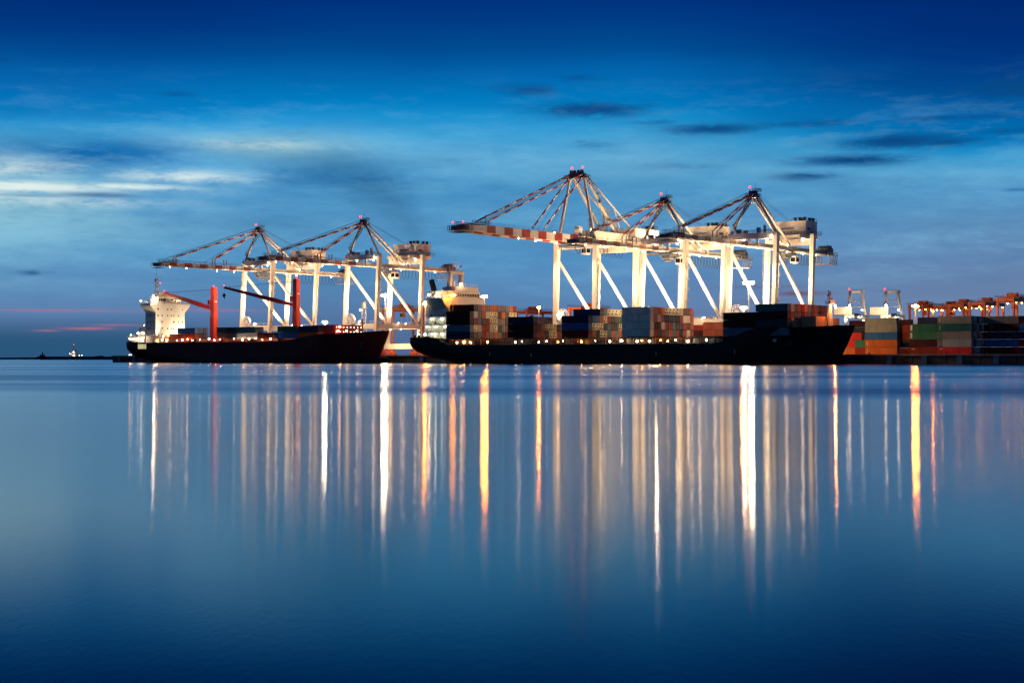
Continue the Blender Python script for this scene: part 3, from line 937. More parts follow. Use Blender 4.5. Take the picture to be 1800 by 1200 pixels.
    if not far:
        flood(root, (0.0, -13.0, gz0 - .5), (0, 4, 5), 38000, 110)
        flood(root, (0.0, -27.0, gz0 - .5), (0, 10, 5), 32000, 145)
        for yy in (-40, -4, 8, 18):
            lamp(root, (gx - 1.2, yy, gz0 - .5), .22, E_BOOM)
        lamp(root, (1.5, 9, gz1 + 3.2), .40, E_WARM, 'flood_lamp')
        lamp(root, (8.4, 47.5, gz1 + 3.4), .42, E_WHITE, 'flood_lamp')
        lamp(root, (-6.0, -6, gz1 + 1.2), .35, E_BOOM)
        lamp(root, (4.6, 30, gz1 + 1.0), .26, E_BOOM)
        for p in ((-hx + 2.6, yl(ring, 0) - 1.4, ring + 1.6), (0.0, yl(ring, G) + 1.2, ring + 1.6), (hx + 1.8, 12.0, ring + 1.4), (-hx - 1.6, 18.0, ring + 1.4)):
            flood(root, p, (p[0] * .9, p[1] + (14 if p[1] < 0 else (-14 if p[1] > 20 else 0)), 60), 54000, 155)
        MB().box(-hx + .9, -hx + 3.4, yl(ring, 0) - 1.0, yl(ring, 0) + .9, ring + 1.1, ring + 4.6).box(-hx + .9, -hx + 4.6, yl(ring, 0) - 1.0, yl(ring, 0) + .9, ring - 3.2, ring - 1.1).build('electrical_cabin', WHITE, root)


CRANE_A = [(-152.3, 4.0, 'white container crane with red striped boom nearest the red ship\'s white bridge'),
           (-84.7, 16.0, 'white container crane with red striped boom above the red ship\'s bow'),
           (73.4, 5.0, 'low white container crane with red striped boom, middle of the three behind the black ship'),
           (112.0, 26.0, 'rightmost white container crane behind the black ship, machinery house with yellow emblem')]
for u, ty, lab in CRANE_A:
    r = empty('container_crane', quay(u, 0, ZQ), -TH)
    prop(r, lab, 'crane', 'ship to shore container cranes on the quay')
    make_crane_a(r, ty)
    if u > 100:
        flood(r, (1.0, -19.0, 39.0), (70, 30, 4), 110000, 60)  # added flood, there only to brighten the yard stacks on the right
    if -100 < u < 0:
        flood(r, (0.0, 19.0, 11.8), (3, 28, 1), 9000, 130)  # this flood and the next are added to brighten the landside sill and bogies
        flood(r, (9.0, 16.0, 11.8), (11, 28, 1), 7000, 130)
r = empty('container_crane', quay(32.2, 0, ZQ), -TH)
prop(r, 'tallest white container crane with twin girder boom and wide apex above the black ship', 'crane', 'ship to shore container cranes on the quay')
make_crane_b(r)

# ------------------------------------------------------------------ shipping containers
CCOL = {'m': ('dark maroon', (0.060, 0.014, 0.014)), 'n': ('navy blue', (0.020, 0.030, 0.075)), 's': ('slate blue', (0.13, 0.18, 0.24)),
        'r': ('rust red', (0.25, 0.032, 0.018)), 'o': ('orange brown', (0.50, 0.12, 0.03)), 'c': ('cream refrigerated', (0.70, 0.62, 0.46)),
        'w': ('off white', (0.58, 0.52, 0.46)), 'b': ('mid blue', (0.035, 0.14, 0.34)), 'g': ('brown grey', (0.20, 0.16, 0.14)),
        'e': ('green', (0.035, 0.15, 0.085)), 't': ('dark teal', (0.02, 0.12, 0.12)), 'p': ('salmon red', (0.55, 0.16, 0.10)),
        'k': ('charcoal', (0.055, 0.055, 0.065)), 'l': ('pale grey green', (0.84, 0.84, 0.70)), 'v': ('dull violet', (0.14, 0.11, 0.17)),
        'y': ('mint green', (0.32, 0.62, 0.42)), 'h': ('olive grey', (0.22, 0.22, 0.18)), 'd': ('bright red', (0.55, 0.035, 0.03)),
        'q': ('light grey', (0.36, 0.39, 0.40))}
for k, (nm, c) in CCOL.items():
    mat('container_' + k, c, 0.7, vary=0.22, scale=0.5, rust=0.10 if k not in 'cl' else 0.04, streak=True, spec=0.12)
CL40, CL20, CW, CH = 12.19, 6.06, 2.44, 2.59


def container_mesh(name, L, reefer=False):
    mb = MB()
    x0, x1, y1 = -L / 2, L / 2, CW / 2
    pw = .16
    for sx in (x0, x1 - pw):
        for sy in (-y1, y1 - pw):
            mb.box(sx, sx + pw, sy, sy + pw, 0, CH)
            for z in (0, CH - .14):
                mb.box(sx - .01, sx + pw + .01, sy - .01, sy + pw + .01, z - .005, z + .145)
    for z0, z1 in ((.0, .15), (CH - .12, CH)):
        for sy in (-y1, y1 - .1):
            mb.box(x0 + pw, x1 - pw, sy, sy + .1, z0, z1)
        for sx in (x0, x1 - .12):
            mb.box(sx, sx + .12, -y1 + pw, y1 - pw, z0, z1)
    mb.box(x0 + .1, x1 - .1, -y1 + .1, y1 - .1, CH - .09, CH - .05)
    mb.box(x0 + .1, x1 - .1, -y1 + .1, y1 - .1, .05, .1)
    n = int(L / (0.9 if reefer else 0.42))
    for sy in (-1, 1):                                          # corrugated sides
        rows = [[], []]
        for i in range(n):
            a = x0 + pw + (L - 2 * pw) * i / n; w = (L - 2 * pw) / n
            d = .012 if reefer else .05
            for t, dep in ((0, .02), (.25, .02), (.4, .02 + d), (.85, .02 + d)):
                for rI, z in ((0, .15), (1, CH - .12)):
                    rows[rI].append((a + w * t, sy * (y1 - dep), z))
        for rI, z in ((0, .15), (1, CH - .12)):
            rows[rI].append((x1 - pw, sy * (y1 - .02), z))
        mb.grid(rows if sy < 0 else rows[::-1])
    # blank corrugated end at -x
    rows = [[(x0 + .06 + (.04 if i % 4 > 1 else 0), -y1 + pw + (CW - 2 * pw) * i / 16, z) for i in range(17)] for z in (.15, CH - .12)]
    mb.grid(rows[::-1])
    xe = x1 - .06
    if reefer:                                                  # refrigeration unit end
        mb.box(xe - .3, xe - .02, -y1 + pw, y1 - pw, .15, CH - .12)
        mb.box(xe - .02, xe + .05, -.95, .95, 1.25, 1.38)
        mb.cur = 1
        mb.tube((xe - .05, 0, 1.85), (xe + .03, 0, 1.85), .38, n=10)
        mb.box(xe - .02, xe + .02, -.85, -.15, .35, 1.1); mb.box(xe - .02, xe + .02, .2, .85, .35, .75)
        mb.cur = 0
    else:                                                       # double doors with locking bars
        mb.box(xe - .05, xe, -y1 + pw, -.015, .15, CH - .12); mb.box(xe - .05, xe, .015, y1 - pw, .15, CH - .12)
        mb.cur = 1
        for yy in (-.85, -.35, .35, .85):
            mb.bar((xe + .03, yy, .12), (xe + .03, yy, CH - .1), .06)
        for yy in (-.6, .6):
            mb.box(xe, xe + .05, yy - .22, yy + .22, 1.05, 1.12)
        mb.cur = 0
    return mb


CMESH = {}


def cmesh(kind, col):
    key = (kind, col)
    if key not in CMESH:
        L = CL20 if kind == '20' else CL40
        if kind not in CMESH:
            CMESH[kind] = container_mesh('container', L, kind == 'reefer')
        CMESH[key] = CMESH[kind].mesh('container', [MATS['container_' + col], DARK if kind == 'reefer' else GALV])
    return CMESH[key]


ORD = ['bottom', 'second', 'third', 'fourth', 'fifth', 'sixth']
NTH = ['first', 'second', 'third', 'fourth', 'fifth', 'sixth', 'seventh', 'eighth', 'ninth', 'tenth', 'eleventh', 'twelfth']


def container(col, u, v, z, label, group, kind='40', flip=False):
    if col == 'c' and kind == '40':
        kind = 'reefer'
    o = bpy.data.objects.new('shipping_container', cmesh(kind, col))
    COL.objects.link(o)
    o.location = quay(u, v, z)
    o.rotation_euler = (0, 0, -TH + (PI if flip else 0) + rnd.uniform(-.002, .002))
    prop(o, label, 'container', group)
    return o


def side_lettering(o, style):
    """white markings near the left end of the side that faces the water"""
    key = ('letter', style)
    if key not in CMESH:
        mb = MB(); y = -CW / 2 - .012
        if style == 'column':
            for k in range(6):
                mb.box(-5.45, -5.2, y, y + .03, .55 + k * .27, .72 + k * .27)
        elif style == 'panel':
            mb.box(-5.75, -5.1, y, y + .03, .35, 2.3)
        elif style == 'line':
            for k in range(4):
                mb.box(-5.3 + k * .28, -5.1 + k * .28, y, y + .03, 1.85, 2.1)
        CMESH[key] = mb.mesh('lettering', SHIPWHITE)
    c = bpy.data.objects.new('lettering', CMESH[key]); COL.objects.link(c); c.parent = o


TIER = 2.70
ROWP = 2.54


def ship_stack(u_front, tiers, z0, v0, stack, ship, group):
    """tiers listed from the top down; rows from the water side inland"""
    nt = len(tiers)
    for i, line in enumerate(tiers):
        t = nt - 1 - i
        for r_, c in enumerate(line.split()):
            if c == '.':
                continue
            container(c, u_front - CL40 / 2 + rnd.uniform(-.05, .05), v0 + r_ * ROWP, z0 + t * TIER,
                      '%s container, %s tier, %s row inland, %s' % (CCOL[c][0], ORD[t], NTH[r_], stack), group)


# ------------------------------------------------------------------ ships
def hull_mesh(L, B, zdeck, zb, rake, overhang, run_deck, run_wl, stern_wl, transom=.9, ns=56, nz=10, power=.75):
    """x from stern (0) to bow tip (L); y +-; returns rows for one side and the hull MB"""
    zmax = max(zdeck(0), zdeck(L))

    def pt(i, j, side):
        s_ = i / (ns - 1)
        s_ = .5 - .5 * math.cos(PI * s_) if True else s_
        xd = s_ * L
        zt = zdeck(xd)
        z = lerp(zb, zt, j / (nz - 1))
        f = max(0.0, min(1.0, z / zmax))
        fs = max(0.0, min(1.0, z / zdeck(0)))
        xs = overhang * (1 - fs) ** 4
        xb = L - rake * (1 - f) ** 1.25
        if z < 0:
            xs = overhang + (-z) * 1.0; xb = L - rake
        x = lerp(xs, xb, s_)
        e = xb - x
        run = lerp(run_wl, run_deck, f)
        bow = math.sin(PI / 2 * min(1.0, e / run)) ** power
        d = x - xs
        srun = lerp(stern_wl, 6.0, min(1, fs * 1.5))
        w0 = lerp(.12, transom, min(1, fs * 1.5) ** .6)
        st = lerp(w0, 1.0, math.sin(PI / 2 * min(1.0, d / srun)) ** .9)
        hb = B / 2 * bow * st
        return (x, side * hb, z)
    mb = MB()
    for side in (-1, 1):
        rows = [[pt(i, j, side) for i in range(ns)] for j in range(nz)]
        mb.grid(rows if side < 0 else rows[::-1])
    # transom
    for j in range(nz - 1):
        a, b = pt(0, j, -1), pt(0, j + 1, -1)
        c, d = pt(0, j + 1, 1), pt(0, j, 1)
        mb.add([a, b, c, d], [(0, 1, 2, 3)])
    top = [(pt(i, nz - 1, -1), pt(i, nz - 1, 1)) for i in range(ns)]
    return mb, top


def hull_material(name, color, boot, zline):
    m = mat(name, color, 0.6, vary=0.35, scale=0.12, streak=True, spec=.2)
    nt = m.node_tree; N, L = nt.nodes, nt.links
    b = N['Principled BSDF']
    src = b.inputs['Base Color'].links[0].from_socket
    tc = N.new('ShaderNodeTexCoord'); sep = N.new('ShaderNodeSeparateXYZ'); L.new(tc.outputs['Object'], sep.inputs[0])
    nz = N.new('ShaderNodeTexNoise'); nz.inputs['Scale'].default_value = .35; nz.inputs['Detail'].default_value = 6; L.new(tc.outputs['Object'], nz.inputs['Vector'])
    a = N.new('ShaderNodeMath'); a.operation = 'MULTIPLY_ADD'; L.new(nz.outputs[0], a.inputs[0]); a.inputs[1].default_value = .25; L.new(sep.outputs[2], a.inputs[2])
    r = N.new('ShaderNodeMapRange'); r.inputs[1].default_value = zline + .1; r.inputs[2].default_value = zline + .16; r.inputs[3].default_value = 1; r.inputs[4].default_value = 0
    L.new(a.outputs[0], r.inputs[0])
    mx = N.new('ShaderNodeMix'); mx.data_type = 'RGBA'
    h = N.new('ShaderNodeHueSaturation'); h.inputs['Color'].default_value = (*boot, 1)
    mr = N.new('ShaderNodeMapRange'); mr.inputs[3].default_value = .4; mr.inputs[4].default_value = 1.7; L.new(nz.outputs[0], mr.inputs[0]); L.new(mr.outputs[0], h.inputs['Value'])
    L.new(r.outputs[0], mx.inputs[0]); L.new(src, mx.inputs[6]); L.new(h.outputs[0], mx.inputs[7])
    L.new(mx.outputs[2], b.inputs['Base Color'])
    return m


def windows(parent, pts, w, h, axis, m=GLASS, name='window'):
    """flat window boxes: axis 'x' on faces looking along +x, 'y' on faces looking along -y"""
    for (x, y, z) in pts:
        mb = MB()
        if axis == 'x':
            mb.box(x, x + .06, y - w / 2, y + w / 2, z - h / 2, z + h / 2)
        else:
            mb.box(x - w / 2, x + w / 2, y - .06, y, z - h / 2, z + h / 2)
        mb.build(name, m, parent)


# ---- red ship, left
S1U, S1V, S1L, S1B = -214.5, -17.0, 161.5, 24.0
ship1 = empty('container_ship', quay(S1U, S1V, 0), -TH)
prop(ship1, 'dark red container ship with white bridge block aft and two red deck cranes', 'ship', 'container ships at the quay')


def zd1(x):
    return 9.6 + 3.0 * sstep((x - 108) / 26) + 1.2 * sstep((x - 140) / 22) + .6 * sstep((14 - x) / 10)


H1M = hull_material('oxide_red_hull', (0.12, 0.013, 0.014), (0.03, 0.008, 0.010), 2.2)
hm, top = hull_mesh(S1L, S1B, zd1, -2, 7.5, 15.0, 30, 46, 44, .86)
h1 = hm.build('hull', H1M, ship1, True)
dk = MB().grid([[(a[0], a[1] * .985, a[2] - 1.0), (b[0], b[1] * .985, b[2] - 1.0)] for a, b in top][::-1])
dk.build('deck', DECKRED, ship1)
bulb = MB().ball((0, 0, 0), 1.0, 14, 9)
bulb.v = [(x * 5.6 + S1L - 4.0, y * 1.7, z * 2.1 + .6) for x, y, z in bulb.v]
bulb.build('bulbous_bow', H1M, ship1, True)
for sy in (-1, 1):
    MB().tube((S1L - 11, sy * 5.3, 8.6), (S1L - 10.4, sy * 5.9, 8.4), .9, .7, 10).bar((S1L - 10.8, sy * 5.9, 8.8), (S1L - 10.8, sy * 5.7, 6.4), .35, .5).bar((S1L - 12, sy * 5.75, 6.5), (S1L - 9.6, sy * 5.75, 6.5), .5, .4).build('anchor', DARK, ship1)
# bridge block
ac = MB().box(12.5, 20.0, -8.9, 8.9, 9.4, 27.2)
ac.add([(12.8, -8.9, 24.0), (20.0, -8.9, 24.0), (20.0, -12.1, 27.2), (12.8, -12.1, 27.2), (12.8, 8.9, 24.0), (20.0, 8.9, 24.0), (20.0, 12.1, 27.2), (12.8, 12.1, 27.2), (12.8, -8.9, 27.2), (20, -8.9, 27.2), (12.8, 8.9, 27.2), (20, 8.9, 27.2)],
       [(0, 1, 2, 3), (5, 4, 7, 6), (1, 9, 2), (0, 3, 8), (5, 6, 11), (4, 10, 7), (3, 2, 9, 8), (7, 10, 11, 6)])
ac.box(12.8, 20.05, -12.2, 12.2, 27.2, 28.3)
acc1 = ac.build('bridge_block', SHIPWHITE, ship1)
pts = []
for r_, z in enumerate((25.6, 22.6, 19.6, 16.4, 13.4)):
    for y in (-7.4, -5.0, -1.6, 0.6, 2.2, 5.0, 7.5):
        if (r_ * 3 + int(y * 7)) % 5 != 0:
            pts.append((20.0, y, z))
windows(acc1, pts, .62, .75, 'x')
windows(acc1, [(14.5 + 2.0 * k, -8.9, z) for k in range(3) for z in (22.6, 19.6, 16.4, 13.4)], .6, .7, 'y')
windows(acc1, [(20.0, y, 11.0) for y in (-7.2, -5.0, -3.8, 4.6, 5.8)], 1.0, 1.9, 'x', name='door')
wh = MB().box(13.6, 19.4, -7.0, 7.0, 28.3, 31.4).box(13.2, 19.8, -7.4, 7.4, 31.4, 31.6).build('wheelhouse', SHIPWHITE, acc1)
windows(acc1, [(19.4, -6.0 + k * 1.2, 30.0) for k in range(11)], .95, 1.2, 'x', name='bridge_window')
MB().rail([(20, -12.2, 28.3), (20, 12.2, 28.3), (12.8, 12.2, 28.3), (12.8, -12.2, 28.3), (20, -12.2, 28.3)], 1.2, .06, 1.5).rail([(19.8, -7.4, 31.6), (19.8, 7.4, 31.6)], 1.1, .06, 1.5).build('bridge_railing', SHIPWHITE, ship1)
MB().box(13.0, 16.0, -3.5, 3.5, 31.6, 34.0).build('upper_house', SHIPWHITE, ship1)
ms = MB()
for dx, dy in ((-.7, -.7), (.7, -.7), (.7, .7), (-.7, .7)):
    ms.bar((15 + dx, dy - 4.2, 31.6), (15 + dx * .5, dy * .5 - 4.2, 40.5), .2)
for k in range(6):
    z = 33 + k * 1.4
    ms.box(14.4, 15.6, -4.9, -3.5, z, z + .1); ms.bar((14.4, -4.9, z), (15.6, -3.5, z + 1.4), .12)
ms.bar((15, -6.2, 38.2), (15, -2.0, 38.2), .25); ms.bar((13.6, -4.2, 39.6), (16.6, -4.2, 39.6), .3, .5); ms.bar((15, -5.0, 36.4), (15, -2.6, 36.4), .3, .6)
ms.tube((15, -4.2, 40.5), (15, -4.2, 46.0), .12, .06, 6); ms.tube((15, -2.2, 38.2), (15, -2.2, 42.5), .07, n=5)
ms.build('radar_mast', GALV, ship1)
MB().bar((4.0, -1.5, 9.5), (4.0, -1.5, 16.5), 5.0, 5.2).box(1.8, 6.2, -4.0, 1.0, 16.5, 17.2).tube((4, -1.5, 17), (4, -1.5, 19), .6, n=8).build('funnel', SHIPWHITE, ship1)
af = MB().box(2.0, 12.4, -9.5, 9.5, 9.6, 12.4).box(6.5, 12.4, -8.6, 8.6, 12.4, 15.4).box(1.0, 12.4, -10.3, 10.3, 12.4, 12.55)
af.rail([(1, -10.3, 12.55), (12.4, -10.3, 12.55)], 1.1, .06, 1.4).rail([(1, -10.3, 12.55), (1, 10.3, 12.55)], 1.1, .06, 1.4)
af.build('aft_deckhouse', SHIPWHITE, ship1)
MB().bar((9.5, -6, 15.4), (9.5, -6, 19.5), .4).bar((9.5, -7.6, 18.6), (9.5, -4.4, 18.6), .3).build('aft_light_post', SHIPWHITE, ship1)
for p, r_, m_ in (((9.8, -7.4, 18.0), .22, E_MINT), ((9.8, -4.6, 18.0), .22, E_MINT), ((7.0, -9.0, 14.3), .32, E_DECK), ((10.4, -9.0, 14.3), .32, E_DECK), ((3.0, -9.9, 13.4), .25, E_DECK), ((5.0, -10.6, 11.4), .3, E_DECK), ((1.0, -9.0, 11.6), .40, E_SODS), ((8.4, -10.6, 11.4), .3, E_DECK), ((11.4, -10.6, 11.6), .25, E_WARM)):
    lamp(ship1, p, r_, m_)
lamp(ship1, (20.6, -10.4, 30.2), .45, E_WARM, 'flood_lamp')
lamp(ship1, (18.6, -9.2, 32.0), .30, E_WARM, 'flood_lamp'); lamp(ship1, (13.6, -12.6, 29.6), .3, E_MINT)
lamp(ship1, (14.5, -1.6, 38.4), .3, E_RED, 'beacon', False)
for yy in (-7.5, 7.5):                                          # lamps on hatch posts, washing the front of the bridge
    flood(ship1, (27.5, yy, 12.8), (20, yy * .5, 17), 11000, 125, .22, (1.0, .80, .50))
    MB().bar((27.5, yy, 9), (27.5, yy, 13.0), .25).build('lamp_post', SHIPWHITE, ship1)
MB().box(20.6, 24.2, -10.5, -7.5, 9.4, 12.8).rail([(20.6, -10.5, 12.8), (24.2, -10.5, 12.8)], 1.1, .06, 1).box(20.6, 24.2, 8.2, 11, 9.4, 12.4).build('deck_store', SHIPWHITE, ship1)
# lit opening in the hull plating aft
for k, x_ in enumerate((11.0, 13.2, 15.6)):
    MB().box(x_, x_ + (1.9 if k < 2 else 1.2), -S1B / 2 - .16, -S1B / 2 + .4, 6.6, 8.9).build('lit_shell_door', E_SHELL, ship1)
# hatch coamings and side walkways
hc = MB()
for x0, x1 in ((30, 44), (50, 66), (68, 84), (90, 104)):
    hc.box(x0, x1, -9.6, 9.6, 8.4, 10.9)
hc.build('hatch_coaming', DECKRED, ship1)
MB().rail([(22, -11.7, 9.55), (108, -11.7, 9.55)], 1.15, .07, 1.6).build('deck_railing', DECKRED, ship1)
for k, x_ in enumerate((24, 27.5, 31, 38, 42, 45.5, 49, 54, 60.5, 64, 68, 77, 83, 87, 91.5, 95.5, 101)):
    lamp(ship1, (x_, -11.3 + .2 * (k % 2), 10.5 + .25 * (k % 3)), .27 if k % 4 else .36, E_DECK if k % 5 else E_SODS)
# forecastle house with light dots
fh = MB().box(122, 134, -6.2, 9.0, 10.5, 16.6).box(134, 137.5, -8.2, 9.6, 10.5, 16.6).build('forecastle_breakwater', DECKRED, ship1)
for j, z in enumerate((15.6, 13.6)):
    for k in range(8):
        MB().ball((137.6, -7.2 + k * 2.2, z), .16, 6, 4).build('rivet_light', E_DOT, fh)
rib = MB()
for k in range(9):
    rib.box(137.5, 137.62, -8.0 + k * 2.1, -7.85 + k * 2.1, 10.6, 16.5)
rib.build('stiffener', DECKRED, fh)
lamp(ship1, (141, -8.8, 15.6), .40, E_SODS, 'flood_lamp')
for x_ in (138, 143, 149):
    lamp(ship1, (x_, -6.6, 13.9), .3, E_DECK)
MB().bar((141, -7.2, 11), (141, -7.2, 15.8), .3).build('lamp_post', DECKRED, ship1)
fmst = MB().bar((146, 0, 12.0), (146, 0, 19.0), .4).bar((146, -1.4, 17.0), (146, 1.4, 17.0), .2).build('foremast', DECKRED, ship1)


def deck_crane(x, y, ztop, zpiv, jang, jlen, jdz, lab):
    c = empty('deck_crane', (x, y, 8.6)); c.parent = ship1
    zt, zp = ztop - 8.6, zpiv - 8.6
    mb = MB()
    mb.bar((0, 0, 0), (0, 0, zp - 4.2), 3.0, 3.0, bev=.12); mb.bar((0, 0, zp - 4.2), (0, 0, zp - 2.2), 3.0, 3.0, 2.5, 2.5, bev=.12)
    mb.bar((0, 0, zp - 2.2), (0, 0, zt), 2.5, 2.5, 2.3, 2.4, bev=.06); mb.box(-1.0, 1.0, -1.0, 1.0, zt, zt + .8)
    mb.build('column', CRANERED, c)
    d = Vector((math.cos(jang), math.sin(jang), 0))
    side = Vector((-d.y, d.x, 0))
    a = d * 1.3 + Vector((0, 0, zp)); b = d * jlen + Vector((0, 0, zp + jdz))
    mb = MB()
    mid = a.lerp(b, .25)
    mb.bar(a, mid, 2.2, 1.2, 2.0, 2.0); mb.bar(mid, b, 2.0, 2.0, 1.0, 1.0)
    mb.build('jib', CRANERED, c)
    rp = MB()
    for s_ in (-.4, 0, .4):
        rp.tube(Vector((0, 0, zt - .3)) + side * s_, b + side * s_ * .6, .05, n=4)
    rp.build('luffing_rope', DARK, c)
    hk = MB().tube(b, b + Vector((0, 0, -3.0)), .06, n=4).ball(b + Vector((0, 0, -3.6)), .75, 8, 6, 1.2).tube(b + Vector((0, 0, -4.3)), b + Vector((.3, 0, -5.2)), .18, n=6)
    hk.build('hook', BLACK, c)
    cab = MB().box(-2.3, -1.2, -1.9, -.3, zp + 1.6, zp + 4.0).build('cab', CRANERED, c)
    MB().box(-2.2, -1.3, -1.96, -1.9, zp + 2.4, zp + 3.7).build('cab_window', GLASS, cab)
    lamp(c, (0, 0, zt + 1.3), .32, E_RED, 'beacon', False)
    lamp(c, tuple(b + Vector((0, 0, .8))), .22, E_RED, 'beacon', False)
    MB().bar((1.28, -.7, zt - 6), (1.28, .7, zt - 6), .06, .5).build('lettering', SHIPWHITE, c)
    return c


deck_crane(-166.8 - S1U, 3.0, 34.8, 25.6, math.radians(-168), 29.0, 8.0, '')
deck_crane(-111.8 - S1U, 3.0, 37.1, 26.1, math.radians(-146), 33.0, 8.0, '')

# containers on the red ship (u of the front face)
Z1 = 10.95
g1 = 'containers on the red ship'


def s1c(col, px_u, v, tier, lab, kind='40'):
    container(col, px_u, v, Z1 + tier * TIER, lab, g1, kind)


for r_ in range(3):
    s1c('b' if r_ < 2 else 'n', -165.5 - 6.1, -25.5 + r_ * ROWP, 1, '%s container, upper tier, %s row inland, before the first red deck crane' % (CCOL['b' if r_ < 2 else 'n'][0], NTH[r_]))
    s1c('m' if r_ else 'r', -165.5 - 6.1, -25.5 + r_ * ROWP, 0, '%s container, lower tier, %s row inland, before the first red deck crane' % (CCOL['m' if r_ else 'r'][0], NTH[r_]))
s1c('o', -165.5 - 18.6, -23.0, 0, 'orange brown container low on deck near the red ship\'s white bridge')
for k, (u_, cols) in enumerate(((-150.0, ('e', 'r')), (-143.6, ('n', 'k')), (-131.0, ('t', 'w')), (-117.5, ('n', 'm')), (-104.6, ('e', 'b')), (-91.8, ('n', 'o')))):
    kind = '20' if k in (0,) else '40'
    uu = u_ if k else u_ + 2.4
    nr = 2 if k < 5 else 3
    for r_ in range(nr):
        cc = cols if r_ == 0 else (rnd.choice('nkbestrm'), rnd.choice('rmkwoc' if k != 2 else 'wwcw'))
        if r_ == 4: cc = (cc[0], cc[1])
        place = ['aftmost bay', 'second bay', 'third bay', 'fourth bay', 'fifth bay', 'foremost bay'][k]
        if k not in (3, ):
            s1c(cc[0], uu, -25.5 + r_ * ROWP, 1, '%s container, upper tier, %s row inland, %s of red ship' % (CCOL[cc[0]][0], NTH[r_], place), kind)
        s1c(cc[1], uu, -25.5 + r_ * ROWP, 0, '%s container, lower tier, %s row inland, %s of red ship' % (CCOL[cc[1]][0], NTH[r_], place), kind)

# ---- black ship, right
S2U, S2V, S2L, S2B = -24.5, -21.0, 187.5, 32.0
ship2 = empty('container_ship', quay(S2U, S2V, 0), -TH)
prop(ship2, 'long black container ship loaded with stacks of containers, bow to the right', 'ship', 'container ships at the quay')


def zd2(x):
    return 7.3 + 3.2 * sstep((22 - x) / 9) + 5.3 * sstep((x - 143) / 17) + .7 * sstep((x - 172) / 16)


H2M = hull_material('black_hull', (0.009, 0.010, 0.012), (0.060, 0.014, 0.012), 2.5)
hm, top = hull_mesh(S2L, S2B, zd2, -2, 6.5, 17.0, 26, 44, 46, .93)
h2 = hm.build('hull', H2M, ship2, True)
MB().grid([[(a[0], a[1] * .985, a[2] - .9), (b[0], b[1] * .985, b[2] - .9)] for a, b in top][::-1]).build('deck', DARK, ship2)
dm = MB()
for x_, z_ in ((42, 3.2), (118, 3.0), (62, 2.6), (150, 3.6)):
    dm.box(x_, x_ + .25, -S2B / 2 - .05, -S2B / 2 + .2, z_, z_ + 1.4)
dm.build('draught_mark', SHIPWHITE, ship2)
MB().rail([(24, -15.7, 7.3), (144, -15.7, 7.3)], 1.1, .06, 2.0).build('deck_railing', DARK, ship2)
# hatch coamings, lashing posts and deck lamps
cm = MB()
for uf in (6.9, 38, 63.5, 90.5, 118.8, 132.7, 145.5):
    x1 = uf - S2U
    cm.box(x1 - 12.4, x1 - .1, -12.2, 12.2, 6.6, 9.55)
    cm.box(x1 - 12.3, x1 - .1, -15.3, 15.3, 9.56, 9.85)
cm.build('hatch_coaming', DARK, ship2)
lp = MB()
x_ = 21.0
while x_ < 170 - 24:
    for yy in (-15.0, 15.0):
        lp.bar((x_, yy, 6.6), (x_, yy, 9.7), .35)
    lp.bar((x_, -15.0, 9.2), (x_, 15.0, 9.2), .25)
    if int(x_ * 10) % 3 == 0:
        lp.bar((x_, -15.0, 6.9), (x_ + 2.6, -15.0, 9.4), .14)
    x_ += 3.1
lp.build('lashing_post', mat('red_brown_lashing_paint', (0.16, 0.04, 0.02), .6), ship2)
for k, (px_, r_, m_) in enumerate(((23, .42, E_MINT), (26.5, .5, E_SODS), (29.5, .38, E_MINT), (38.5, .4, E_SODS), (52, .3, E_DECK), (55, .25, E_MINT), (63.5, .25, E_DECK), (67, .3, E_DECK), (72, .32, E_SODS), (75, .36, E_MINT),
                                   (83, .36, E_SODS), (89, .22, E_DECK), (96, .36, E_DECK), (101, .34, E_WARM), (107.5, .40, E_DECK), (110, .28, E_SODS), (113, .36, E_DECK), (117.5, .26, E_SODS), (121, .3, E_SODS), (124, .26, E_DECK), (129, .36, E_WARM), (137, .48, E_MINT))):
    lamp(ship2, (px_ + 1, -14.2 + (k % 3) * .3, 8.3 + .25 * (k % 2)), r_, m_)
# accommodation block aft
ac = MB().box(7.0, 17.5, -11.5, 9.5, 10.0, 25.0)
ac2 = ac.build('bridge_block', SHIPGREY, ship2)
w2 = MB().box(9.0, 17.6, -15.4, 11.4, 25.0, 26.2)
w2.add([(9, -11.5, 21.4), (17.55, -11.5, 21.4), (17.55, -15.2, 25.0), (9, -15.2, 25.0), (9, -11.5, 25.0), (17.55, -11.5, 25.0)], [(0, 1, 2, 3), (1, 5, 2), (0, 3, 4)])
w2.box(9.5, 17.7, -12.5, 10.2, 22.2, 25.0)
w2.box(10.5, 17.2, -11.0, 9.0, 26.2, 29.2).box(10.2, 17.4, -7.0, 7.5, 29.2, 31.0)
w2.build('bridge_wing_deck', SHIPWHITE, ship2)
windows(ac2, [(17.2, -10.0 + 1.6 * k, 27.6) for k in range(12)], 1.2, 1.2, 'x', name='bridge_window')
windows(ac2, [(17.7, -9.6 + 2.4 * k, 23.4) for k in range(8)], .6, .7, 'x')
windows(ac2, [(8.4 + 2.2 * k, -11.5, z) for k in range(4) for z in (19.5, 16.6)], .7, .8, 'y')
MB().rail([(17.6, -15.4, 26.2), (17.6, 11.4, 26.2)], 1.1, .06, 1.5).rail([(9, -15.4, 26.2), (17.6, -15.4, 26.2)], 1.1, .06, 1.5).rail([(17.4, -7, 31), (17.4, 7.5, 31)], 1.1, .06, 1.5).build('bridge_railing', SHIPWHITE, ship2)
pm = MB()                                                       # portal mast on the wheelhouse roof
for yy in (-5.0, 2.0):
    pm.bar((13, yy - .5, 31), (13, yy, 36.6), 2.1, 1.8, 1.7, 1.5, bev=.15)
